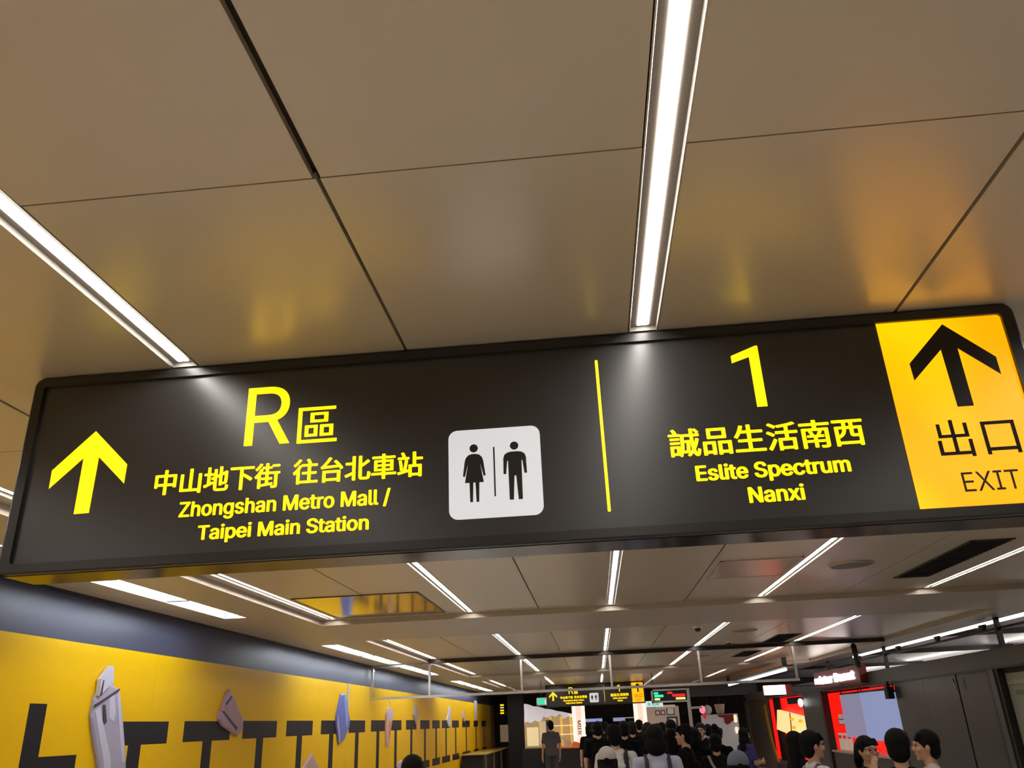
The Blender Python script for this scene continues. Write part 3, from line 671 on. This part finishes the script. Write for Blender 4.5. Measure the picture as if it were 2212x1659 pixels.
box('counter_top', orange, (-1.62, -.5, 30.2, 31.0, .92, .97), oc); box('counter_body', M['blackwall'], (-1.6, -.52, 30.25, 30.95, 0, .92), oc)
MB().prism([(-.9, .97), (-.5, .97), (-.55, 1.03), (-.72, 1.10), (-.85, 1.12)], lambda u, v, d: (u, 30.3+d, v), 0, .5).build('raised_end', orange, oc)
# light pillars
def pillar(x0, x1, y, z0, z1, txt, label, tcol):
    t = thing('light_pillar', ((x0+x1)/2, y, 0), label, 'light box', 'tall glowing pillars in the far hall')
    box('plinth', M['blackwall'], (x0+.02, x1-.02, y, y+.4, 0, z0), t)
    MB().box(x0, x1, y, y+.42, z0, z1).build('lit_shaft', mat('pinkish_glow', (.8, .7, .66), .5, emit=1.05, ecol=(1, .80, .70, 1)), t)
    box('poster_sheet', mat('peach_glow', (.8, .6, .5), .5, emit=.95, ecol=(1, .66, .52, 1)), (x0+.13*(x1-x0)/.45, x1-.13*(x1-x0)/.45, y-.005, y-.001, z0+.05, z1-.06), t)
    h = (z1-z0); w = (x1-x0)
    lettering('lettering', txt, tcol, (0, h*.30, 0, w*.26), lambda u, v: (x0+w*.38+v, y-.008, z1-h*.36-u), t, ft='Inter.woff2', bold=.004)
pillar(-.86, -.40, 31.4, .80, 2.33, 'MIER', 'glowing pinkish-white pillar with dark lettering, left of the crowd', mat('maroon_ink', (.1, .01, .02), .5))
pillar(1.36, 1.80, 31.4, .80, 2.33, 'HEIE', 'glowing pinkish-white pillar with pale tan lettering, right of the toilet symbol', mat('tan_ink', (.6, .35, .25), .5, emit=.5, ecol=(1, .6, .45, 1)))
# screens and dark shop hoods in the centre back
for i, (x0, x1, z0, z1, m_, lab) in enumerate(((-.5, .25, 1.72, 1.93, lit_sheet('violet_screen', (.25, .35, .75, 1), (.55, .35, .75, 1), .8, 2), 'wide blue-violet screen glowing above the far crowd'),
                                      (.72, 1.35, 1.70, 1.88, em('lilac_screen', (.33, .33, .55, 1), .8), 'lilac screen glowing beneath the dark hood in the far shop'))):
    t = thing('wall_screen', ((x0+x1)/2, 38, z0), lab, 'screen'); box('screen', m_, (x0, x1, 38, 38.03, z0, z1), t); box('bezel', M['blackwall'], (x0-.02, x1+.02, 38.031, 38.06, z0-.02, z1+.02), t)
t = thing('shop_hood', (1.0, 37.4, 1.9), 'dark grey hood with a cream folded canopy in the far shop', 'canopy')
MB().prism([(.65, 1.92), (1.35, 1.92), (1.33, 2.12), (.95, 2.10)], lambda u, v, d: (u, 37.4+d, v), 0, .5).build('hood', M['fascia'], t); box('support', M['blackwall'], (1.22, 1.6, 37.66, 37.7, 0, 1.9), t)
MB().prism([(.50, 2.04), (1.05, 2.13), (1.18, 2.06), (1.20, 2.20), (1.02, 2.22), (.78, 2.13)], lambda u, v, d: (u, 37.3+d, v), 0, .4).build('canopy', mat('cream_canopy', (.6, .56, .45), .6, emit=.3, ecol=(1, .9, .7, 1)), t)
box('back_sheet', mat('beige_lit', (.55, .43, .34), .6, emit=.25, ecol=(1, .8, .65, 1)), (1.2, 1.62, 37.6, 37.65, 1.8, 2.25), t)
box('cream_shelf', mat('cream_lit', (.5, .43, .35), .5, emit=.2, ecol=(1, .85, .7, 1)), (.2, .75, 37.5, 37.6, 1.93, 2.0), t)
# beige shop to the right of the pillar
t = thing('beige_shop', (2.6, 33.6, 0), 'beige lit shop wall with small framed pictures behind the crowd', 'shop')
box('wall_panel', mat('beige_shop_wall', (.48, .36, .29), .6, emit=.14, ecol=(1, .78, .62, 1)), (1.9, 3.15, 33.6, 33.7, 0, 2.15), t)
for (a, b, c, d) in ((2.25, 2.42, 1.85, 2.02), (2.46, 2.62, 1.85, 2.02), (2.68, 2.98, 1.84, 2.12)):
    f_ = box('picture_frame', M['darkmetal'], (a, b, 33.55, 33.59, c, d), t)
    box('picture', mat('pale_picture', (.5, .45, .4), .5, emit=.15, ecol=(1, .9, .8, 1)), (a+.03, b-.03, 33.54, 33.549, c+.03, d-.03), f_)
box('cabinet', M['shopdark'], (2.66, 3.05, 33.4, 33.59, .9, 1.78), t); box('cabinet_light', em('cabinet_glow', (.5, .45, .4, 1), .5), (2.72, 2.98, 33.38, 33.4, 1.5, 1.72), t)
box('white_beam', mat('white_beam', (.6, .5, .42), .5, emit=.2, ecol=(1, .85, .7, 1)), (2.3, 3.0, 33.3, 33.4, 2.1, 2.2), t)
# LED destination board on a grey frame
lb = thing('led_board', (1.88, 22, 2.1), 'black LED board with green, red and yellow glowing text on a grey frame', 'sign')
box('board', M['blackwall'], (1.46, 2.30, 22, 22.06, 2.13, 2.37), lb)
MB().box(1.42, 2.36, 21.98, 22.08, 2.37, 2.40).box(1.42, 2.36, 21.98, 22.08, 2.09, 2.13).box(1.42, 1.46, 21.98, 22.08, 2.09, 2.40).build('frame', M['rail'], lb)
MB().box(2.30, 2.37, 21.96, 22.10, 0, 2.40).build('post', M['rail'], lb)
MB().box(2.37, 2.64, 22.0, 22.05, 1.92, 1.97).build('side_arm', M['rail'], lb)
gr, rd, yl = em('led_green', (.03, .85, .45, 1), 1), em('led_red', (1, .01, .02, 1), 1), em('led_yellow', (1, .85, .2, 1), 1)
for m_, x0, x1, z0, z1 in ((gr, 1.48, 1.60, 2.29, 2.34), (gr, 1.49, 1.72, 2.22, 2.28), (yl, 1.49, 1.63, 2.15, 2.20), (rd, 1.82, 1.95, 2.29, 2.34), (rd, 1.94, 2.26, 2.22, 2.28), (yl, 2.02, 2.26, 2.15, 2.20)):
    MB().prism(rrect(x0, x1, z0, z1, .018, 3), lambda u, v, d: (u, 21.995-d, v), 0, .003).build('led_text', m_, lb)
t = thing('notice_board', (1.6, 24, 2.0), 'white notice board with teal marks below the LED board', 'sign')
box('board', em('white_board_glow', (.65, .72, .72, 1), .9), (1.38, 1.84, 24, 24.05, 2.03, 2.18), t); box('hanger', M['darkmetal'], (1.6, 1.62, 24.02, 24.04, 2.18, SOF), t)
for a, b in ((1.43, 1.50), (1.54, 1.61), (1.62, 1.74)): box('teal_mark', em('teal_mark', (.15, .6, .5, 1), .8), (a, b, 23.99, 23.999, 2.06, 2.14), t)
t = thing('exit_light', (-1.66, 27, 2.25), 'small green illuminated exit light left of the far sign', 'exit sign')
MB().prism(rrect(-1.82, -1.50, 2.25, 2.48, .03), lambda u, v, d: (u, 27+d, v), 0, .08).build('case', M['white'], t); box('hanger', M['darkmetal'], (-1.67, -1.65, 27.02, 27.04, 2.48, CEIL), t)
MB().prism(rrect(-1.79, -1.58, 2.28, 2.46, .02), lambda u, v, d: (u, 27-d, v), .001, .004).build('green_face', em('exit_green', (.05, .6, .38, 1), 1), t)
MB().prism([(-1.56, 2.29), (-1.52, 2.29), (-1.535, 2.36), (-1.52, 2.40), (-1.54, 2.44), (-1.56, 2.40)], lambda u, v, d: (u, 27-d, v), .001, .004).build('running_figure', em('pale_green', (.5, .85, .75, 1), 1), t)
# hoarding, globes
hd = thing('white_hoarding', (3.3, 24, 0), 'grey-white freestanding hoarding with a dark red ribbon at its corner', 'partition')
box('hoarding_panel', mat('hoarding_grey', (.46, .47, .49), .5, emit=.06, ecol=(.9, .95, 1, 1)), (2.83, 3.80, 24, 24.1, 0, 1.77), hd)
MB().prism([(3.26, 1.76), (3.68, 1.76), (3.72, 1.62), (3.62, 1.58), (3.50, 1.50), (3.43, 1.55), (3.42, 1.68), (3.30, 1.70)], lambda u, v, d: (u, 23.99-d, v), 0, .03).build('red_ribbon', mat('dark_red_fabric', (.12, .002, .002), .6, emit=.05, ecol=(.5, 0, 0, 1)), hd)
for z0, z1 in ((1.55, 1.74), (1.28, 1.44)): MB().prism(rrect(3.68, 3.76, z0, z1, .03, 3), lambda u, v, d: (u, 23.98-d, v), 0, .03).build('light_slot', em('cream_slot', (1, .75, .5, 1), 1), hd)
t = thing('paper_globe', (3.07, 24.4, 1.92), 'grey-white round paper globe hanging above the hoarding', 'lantern')
MB().ell((3.07, 24.4, 1.90), (.12, .12, .12)).build('globe', mat('paper_white', (.5, .5, .5), .6), t, True); MB().tube((3.07, 24.4, 2.0), (3.07, 24.4, CEIL), .004).build('cord', M['darkmetal'], t)
t = thing('pink_balloon', (2.83, 23.5, 1.85), 'pink glowing heart-like balloon beside the paper globe', 'balloon')
MB().ell((2.82, 23.5, 1.90), (.08, .06, .10)).build('balloon', em('pink_glow', (1, .25, .38, 1), .8), t, True); MB().ell((2.86, 23.5, 1.74), (.045, .04, .07)).build('lower_balloon', em('red_glow', (.5, .01, .03, 1), .8), t, True)
MB().tube((2.82, 23.5, 1.8), (2.82, 23.5, 0), .003).build('cord', M['white'], t)
t = thing('cup_shade', (3.42, 24.5, 1.9), 'beige flared cup-shaped shade above the hoarding', 'shade')
MB().tube((3.42, 24.5, 1.79), (3.42, 24.5, 2.03), .10, .14, 20).build('shade', mat('beige_cup', (.38, .34, .26), .6), t, True); MB().tube((3.42, 24.5, 2.03), (3.42, 24.5, CEIL), .004).build('cord', M['darkmetal'], t)

# ================================================================= PEOPLE
def remesh(mb, vox, smooth_it=2):
    me = mb.mesh('tmp'); o = bpy.data.objects.new('tmp', me); COL.objects.link(o)
    r = o.modifiers.new('r', 'REMESH'); r.mode = 'VOXEL'; r.voxel_size = vox; r.use_smooth_shade = True
    s = o.modifiers.new('s', 'SMOOTH'); s.iterations = smooth_it; s.factor = .5
    dg = bpy.context.evaluated_depsgraph_get(); me2 = bpy.data.meshes.new_from_object(o.evaluated_get(dg))
    COL.objects.unlink(o); bpy.data.objects.remove(o); bpy.data.meshes.remove(me)
    me2.polygons.foreach_set('use_smooth', [True]*len(me2.polygons)); return me2
ARMS = {  # shoulder, elbow, wrist, finger direction for the right arm (x > 0); mirrored for the left
 'down': ((.185, 0, 1.375), (.235, -.02, 1.10), (.245, .05, .86), (0, .12, -1)),
 'bent': ((.185, 0, 1.375), (.22, .0, 1.11), (.12, .24, 1.12), (-.4, 1, .1)),
 'face': ((.185, 0, 1.375), (.23, .16, 1.17), (.11, .20, 1.40), (-.15, -.1, 1)),
}
_fig = {}
def V(*a): return Vector(a)
def hand(mb, w, d, side):
    w = Vector(w); d = Vector(d).normalized(); lat = d.cross(V(side, 0, 0)); lat = lat if lat.length > .3 else d.cross(V(0, 1, 0)); lat.normalize()
    nrm = d.cross(lat).normalized()
    c = w+d*.05; mb.caps(w, w+d*.03, .027, .03, 10)
    for k in range(4): mb.caps(w+d*.02+lat*(k-1.5)*.017, w+d*.085+lat*(k-1.5)*.021, .014, .012, 8)
    for k, L in enumerate((.062, .075, .070, .052)):
        a = w+d*.09+lat*(k-1.5)*.024; b = a+d*L*.5+nrm*.006; e = b+d*L*.45+nrm*.018
        mb.caps(a, b, .0095, .009, 8); mb.caps(b, e, .009, .0075, 8)
    t0 = w+d*.03-lat*.03; t1 = t0+d*.035-lat*.03; t2 = t1+d*.03-lat*.008
    mb.caps(t0, t1, .013, .011, 8); mb.caps(t1, t2, .011, .009, 8)
def skeleton(ra, la):
    A = [Vector(p) for p in ARMS[ra]]; B = [Vector((-p[0], p[1], p[2])) for p in ARMS[la]]
    return A, B
def figure(ra='down', la='down', female=False):
    key = (ra, la, female)
    if key in _fig: return _fig[key]
    A, B = skeleton(ra, la); k = .92 if female else 1
    b = MB()
    b.ell((0, -.005, 1.60), (.075, .094, .108), 24, 16); b.ell((0, .028, 1.535), (.052, .062, .055), 16, 10)   # skull, jaw
    b.ell((0, .098, 1.572), (.012, .020, .022), 10, 8); b.ell((0, .088, 1.60), (.010, .014, .03), 10, 8)       # nose
    b.ell((0, .082, 1.618), (.05, .016, .012), 12, 8); b.ell((0, .083, 1.530), (.022, .014, .010), 10, 8); b.ell((0, .078, 1.495), (.02, .016, .015), 10, 8)
    for s in (-1, 1): b.ell((s*.078, -.005, 1.585), (.010, .020, .032), 10, 8); b.ell((s*.045, .062, 1.565), (.026, .025, .024), 10, 8)
    b.caps((0, -.02, 1.38), (0, -.005, 1.53), .055*k, .050*k, 14)
    b.ell((0, -.005, 1.24), (.155*k, .105, .19)); b.caps((-.145*k, -.005, 1.375), (.145*k, -.005, 1.375), .052)
    b.caps((-.06, -.02, 1.40), (.06, -.02, 1.40), .055); b.ell((0, 0, 1.05), (.130*k, .095, .17)); b.ell((0, -.005, .92), (.160, .115, .13))
    for P in (A, B):
        side = 1 if P[0].x > 0 else -1; S = V(P[0].x*k, P[0].y, P[0].z)
        b.caps(S, P[1], .046*k, .037*k); b.caps(P[1], P[2], .037*k, .025*k); hand(b, P[2], P[3], side)
    for s in (-1, 1):
        b.caps((s*.088, 0, .90), (s*.095, .01, .49), .085, .055); b.caps((s*.095, .01, .49), (s*.10, -.02, .09), .055, .038)
        b.ell((s*.10, -.022, .40), (.05, .055, .11)); b.caps((s*.10, -.03, .045), (s*.11, .12, .03), .036, .028)
    body = remesh(b, .0085, 1)
    g = MB()
    g.ell((0, -.005, 1.23), (.178*k, .128, .21)); g.caps((-.15*k, -.005, 1.375), (.15*k, -.005, 1.375), .062); g.caps((-.06, -.02, 1.405), (.06, -.02, 1.405), .060)
    g.tube((0, 0, 1.30), (0, 0, .86), .158*k, .172*k, 24)
    for P in (A, B):
        S = V(P[0].x*k, P[0].y, P[0].z); e = S+(P[1]-S)*.78; g.ell(S, (.06,)*3); g.tube(S, e, .06, .062, 16)
    shirt = remesh(g, .011, 2)
    p = MB(); p.ell((0, -.005, .92), (.172, .126, .135))
    for s in (-1, 1): p.caps((s*.09, 0, .90), (s*.10, .01, .49), .094, .075); p.tube((s*.10, .01, .49), (s*.105, -.01, .10), .075, .066, 16)
    trous = remesh(p, .013, 1)
    s_ = MB()
    for s in (-1, 1): s_.caps((s*.10, -.04, .05), (s*.112, .13, .042), .050, .042); s_.box(s*.11-.045, s*.11+.045, -.085, .165, .0, .025)
    shoes = remesh(s_, .010, 1)
    _fig[key] = (body, shirt, trous, shoes); return _fig[key]
_hair = {}
def hair_mesh(kind):
    if kind in _hair: return _hair[kind]
    rnd = random.Random(len(kind)*7)
    fn = lambda d: 1+.025*sin(d[0]*13+d[2]*9)*cos(d[1]*11)+rnd.uniform(-.012, .012)
    b = MB(); b.ell((0, -.022, 1.628), (.090, .098, .096), 28, 18, fn)
    b.ell((0, -.05, 1.57), (.083, .062, .085), 20, 12, fn)
    for k in range(9):
        x = -.06+.015*k; b.caps((x, .045, 1.68), (x*1.12, .078, 1.640), .018, .010, 8)
    for s in (-1, 1): b.caps((s*.077, .01, 1.62), (s*.080, .022, 1.585), .013, .007, 8)
    if kind == 'long':
        b.ell((0, -.055, 1.50), (.098, .060, .15), 20, 14, fn); b.ell((0, -.075, 1.36), (.10, .045, .14), 20, 12, fn)
        for s in (-1, 1): b.caps((s*.08, .0, 1.60), (s*.088, .01, 1.40), .028, .018)
    if kind == 'bob':
        b.ell((0, -.05, 1.53), (.105, .070, .10), 20, 14, fn)
        for s in (-1, 1): b.caps((s*.086, .0, 1.62), (s*.092, .02, 1.48), .028, .020)
    if kind == 'tail':
        b.ell((0, -.125, 1.64), (.035, .04, .035)); b.caps((0, -.14, 1.63), (0, -.17, 1.50), .034, .040); b.caps((0, -.17, 1.50), (0, -.145, 1.33), .040, .016)
    if kind == 'bun': b.ell((0, -.10, 1.71), (.055, .055, .055), 16, 12, fn)
    _hair[kind] = remesh(b, .0085, 1); return _hair[kind]
def child(name, me, m, parent):
    o = bpy.data.objects.new(name, me); COL.objects.link(o); o.parent = parent
    if not me.materials: me.materials.append(None)
    o.material_slots[0].link = 'OBJECT'; o.material_slots[0].material = m
    return o
def pm(mb, name, m, parent, smooth=True):
    me = mb.mesh(name, (0, 0, 0), smooth); me.materials.append(m); o = bpy.data.objects.new(name, me); COL.objects.link(o); o.parent = parent; return o
def person(x, y, top, rz, label, shirt, hair='short', ra='down', la='down', female=False, hm='hair', extra=(), skin='skin', trousers=(.02, .02, .025)):
    t = bpy.data.objects.new('person', None); COL.objects.link(t); t.location = (x, y, 0); t.rotation_euler = (0, 0, R(rz)); sc = top/1.724; t.scale = (sc*.98, sc*.98, sc)
    tag(t, label, 'person', 'people in the passage')
    body, sh, tr_, so = figure(ra, la, female)
    child('body', body, M[skin], t); child('shirt', sh, shirt, t); child('trousers', tr_, mat('trousers_%02d' % int(trousers[0]*1000), trousers, .8), t); child('shoes', so, M['darkmetal'], t)
    child('hair', hair_mesh(hair), M[hm], t)
    for s in (-1, 1): pm(MB().ell((s*.031, .083, 1.598), (.012, .008, .007), 10, 6), 'eye', M['eye'], t)
    pm(MB().ell((0, .097, 1.530), (.020, .006, .006), 10, 6), 'lips', M['lips'], t)
    for e in extra: e(t)
    return t
def glasses(t):
    mb = MB()
    for s in (-1, 1):
        k = 16; mb.loft([[(s*.034+(.026+q)*cos(2*pi*i/k), .104, 1.598+(.022+q)*sin(2*pi*i/k)) for i in range(k)] for q in (0, .004)])
        mb.caps((s*.060, .104, 1.603), (s*.084, .0, 1.603), .002, n=6)
    mb.caps((-.008, .106, 1.60), (.008, .106, 1.60), .002, n=6)
    pm(mb, 'glasses', M['eye'], t)
def backpack(col, bag=True, w=.02):
    m_ = mat('strap_%d' % int(col[0]*1000), col, .8)
    def f(t):
        for s in (-1, 1):
            mb = MB(); pts = [(s*.11, -.132, 1.05), (s*.115, -.13, 1.22), (s*.11, -.095, 1.37), (s*.108, -.03, 1.447), (s*.108, .05, 1.42), (s*.112, .115, 1.30), (s*.12, .128, 1.12)]
            rings = []
            for p in pts: rings.append([(p[0]-w, p[1], p[2]), (p[0]+w, p[1], p[2]), (p[0]+w, p[1]*1.07, p[2]+.008), (p[0]-w, p[1]*1.07, p[2]+.008)])
            mb.loft(rings); pm(mb, 'strap', m_, t, False)
        if bag:
            me = remesh(MB().ell((0, -.20, 1.10), (.145, .085, .20), 20, 14).box(-.11, .11, -.27, -.13, .92, 1.22), .015, 4)
            child('backpack', me, m_, t)
    return f
def cap(col, rear=False, hole=True):
    m_ = mat('cap_%d_%d' % (int(col[0]*1000), int(col[2]*1000)), col, .8, noise=.15, nscale=60)
    def f(t):
        mb = MB().ell((0, -.022, 1.640), (.099, .110, .102), 28, 14, None, 0, pi*.56); mb2 = MB()
        pm(mb, 'cap', m_, t)
        k = 16; rg = []
        for q, dz in ((.90, 0), (1.0, -.002), (1.0, -.01), (.90, -.008)):
            rg.append([(.095*q*cos(pi*i/k), .045+(.08+.06*(q > .95))*sin(pi*i/k)*q, 1.640+dz-.02*sin(pi*i/k)) for i in range(k+1)])
        b = MB(); out = [(.092*cos(pi*i/k), .04+.15*sin(pi*i/k)) for i in range(k+1)]
        b.prism(out, lambda u, v, d: (u, v, 1.625+d-.10*max(0, v-.06)), 0, .006); pm(b, 'cap_peak', m_, t, False)
        if hole: pm(MB().prism([(.035*cos(pi*i/10), 1.60+.035*sin(pi*i/10)) for i in range(11)], lambda u, v, d: (u, -.1345+d-.09*abs(u)*0, v), -.002, .02), 'cap_opening', M['hair'], t, False)
    return f
def bag_strap(col, s=1):
    m_ = mat('bagstrap_%d' % int(col[0]*1000), col, .8)
    def f(t):
        rings = []
        for q in [(s*.12, -.03, 1.448), (s*.09, -.115, 1.36), (s*.0, -.155, 1.20), (-s*.12, -.145, 1.02), (-s*.18, -.06, .92)]:
            rings.append([(q[0]-.02, q[1], q[2]), (q[0]+.02, q[1], q[2]), (q[0]+.02, q[1]-.012, q[2]), (q[0]-.02, q[1]-.012, q[2])])
        pm(MB().loft(rings), 'strap', m_, t, False)
    return f
def phone(t): pm(MB().box(.02, .10, .335, .345, 1.10, 1.24), 'phone', M['eye'], t, False)
cl = lambda n, c: mat('cloth_'+n, c, .9, spec=.1, bump=.25, nscale=25)
wt, lv, bk, ol, bg, pu, gy = cl('white', (.56, .55, .55)), cl('lavender', (.42, .42, .56)), cl('black', (.004, .004, .004)), cl('olive', (.018, .017, .011)), cl('cream', (.50, .46, .40)), cl('purple', (.05, .045, .16)), cl('charcoal', (.010, .009, .009))
P = person
P(.19, 10, 1.69, 0, 'man in a white tee seen from behind with black backpack straps', wt, extra=(backpack((.012, .012, .012), False, .026),))
P(.07, 8, 1.50, -4, 'long-haired woman in a pale cap in front of the white tee man', wt, 'long', female=True, extra=(cap((.42, .40, .37)),), hm='hair')
P(.54, 8.5, 1.68, 3, 'person with short wavy hair in a pale lavender shirt with a dark bag strap', lv, 'bob', extra=(backpack((.03, .03, .035), False, .02),))
P(.01, 15, 1.73, 0, 'man in black with bare neck, left of the white tee man and farther away', bk)
P(-.16, 20, 1.71, 0, 'dark-haired person in black near the far left edge of the crowd', bk, 'bob')
P(.42, 14, 1.72, 2, 'dark-haired person just behind the right shoulder of the white tee man', bk)
P(.63, 16, 1.71, 0, 'broad-shouldered man in black below the far end of the sign', bk, hm='brownhair')
P(.88, 15.6, 1.68, 0, 'person in black with reddish-brown hair beside the right glowing pillar', bk, 'bob', hm='brownhair')
P(1.11, 16.5, 1.65, 5, 'dark-haired person partly hidden behind the lavender shirt', gy)
P(1.22, 14.7, 1.71, 0, 'tall person with round black hair in front of the beige shop', bk)
P(.90, 11, 1.61, 20, 'woman with long dark hair and a light bag strap right of the lavender shirt', gy, 'long', female=True, extra=(bag_strap((.35, .3, .28)),))
P(1.01, 10.5, 1.66, 70, 'man in a black tee turned to the left with bare forearms', bk, la='bent', ra='bent')
P(1.73, 15, 1.64, 165, 'man with glasses facing the camera in a printed black tee', bk, extra=(glasses, lambda t: pm(MB().box(-.05, .05, .128, .134, 1.27, 1.285).box(-.03, .03, .128, .134, 1.18, 1.21), 'chest_print', M['white'], t, False)), hm='brownhair')
P(1.73, 13, 1.59, -25, 'woman with a high black bun and side ponytail in front of the white hoarding', bk, 'bun', female=True)
P(1.43, 11, 1.53, -6, 'man in charcoal with a pale shoulder strap seen from behind', gy, extra=(bag_strap((.32, .30, .30), -1),))
P(1.06, 7, 1.46, 0, 'short person in a blue-grey cap seen from behind', gy, 'long', extra=(cap((.10, .12, .17)),))
P(2.44, 15, 1.53, -60, 'long-haired woman in a purple top holding out a forearm beside the kiosk', pu, 'long', ra='bent', la='bent', female=True)
P(1.76, 7.5, 1.59, -80, 'boy in a white tee with grey backpack straps walking right', wt, extra=(backpack((.12, .13, .14), False, .014), glasses), hm='hair')
P(1.96, 9.0, 1.56, -75, 'long-haired companion half hidden behind the boy in white', bk, 'long', female=True)
P(2.19, 7.5, 1.53, 200, 'woman with glasses and tied black hair raising one hand to her face', gy, 'tail', ra='face', la='bent', female=True, extra=(glasses,))
P(2.05, 6.3, 1.60, -22, 'man with a rounded black haircut in an olive shirt, back turned', ol)
P(2.48, 7.0, 1.57, 75, 'man in a cream shirt looking down towards the left', bg, la='bent', ra='bent')
P(-1.34, 6.3, 1.56, 10, 'woman whose parted black hair shows at the bottom left against the yellow wall', bk, 'long', female=True)
P(-1.30, 24.5, 1.80, 20, 'tall person in grey standing before the far stall', cl('grey', (.10, .095, .10)), trousers=(.05, .05, .055))

for i, (x, y, top, hk, where_) in enumerate(((-.05, 18, 1.70, 'short', 'left of the centre of the crowd'), (.25, 17.5, 1.66, 'bob', 'behind the white tee man on the left'), (.20, 22, 1.72, 'short', 'far back in the middle of the crowd'), (.75, 19, 1.70, 'bob', 'under the divider line of the far sign'),
      (1.0, 21, 1.73, 'short', 'far back beside the right glowing pillar'), (1.35, 18.5, 1.66, 'long', 'in front of the beige shop wall'), (1.62, 19.5, 1.68, 'short', 'far back below the LED board'), (1.35, 12.6, 1.60, 'bob', 'between the man in profile and the man facing the camera'), (2.1, 17, 1.6, 'short', 'far back before the white hoarding'))):
    P(x, y, top, random.uniform(-15, 15), 'dark-clothed person seen from behind %s' % where_, bk if i % 2 else gy, hk, hm='hair' if i % 3 else 'brownhair')
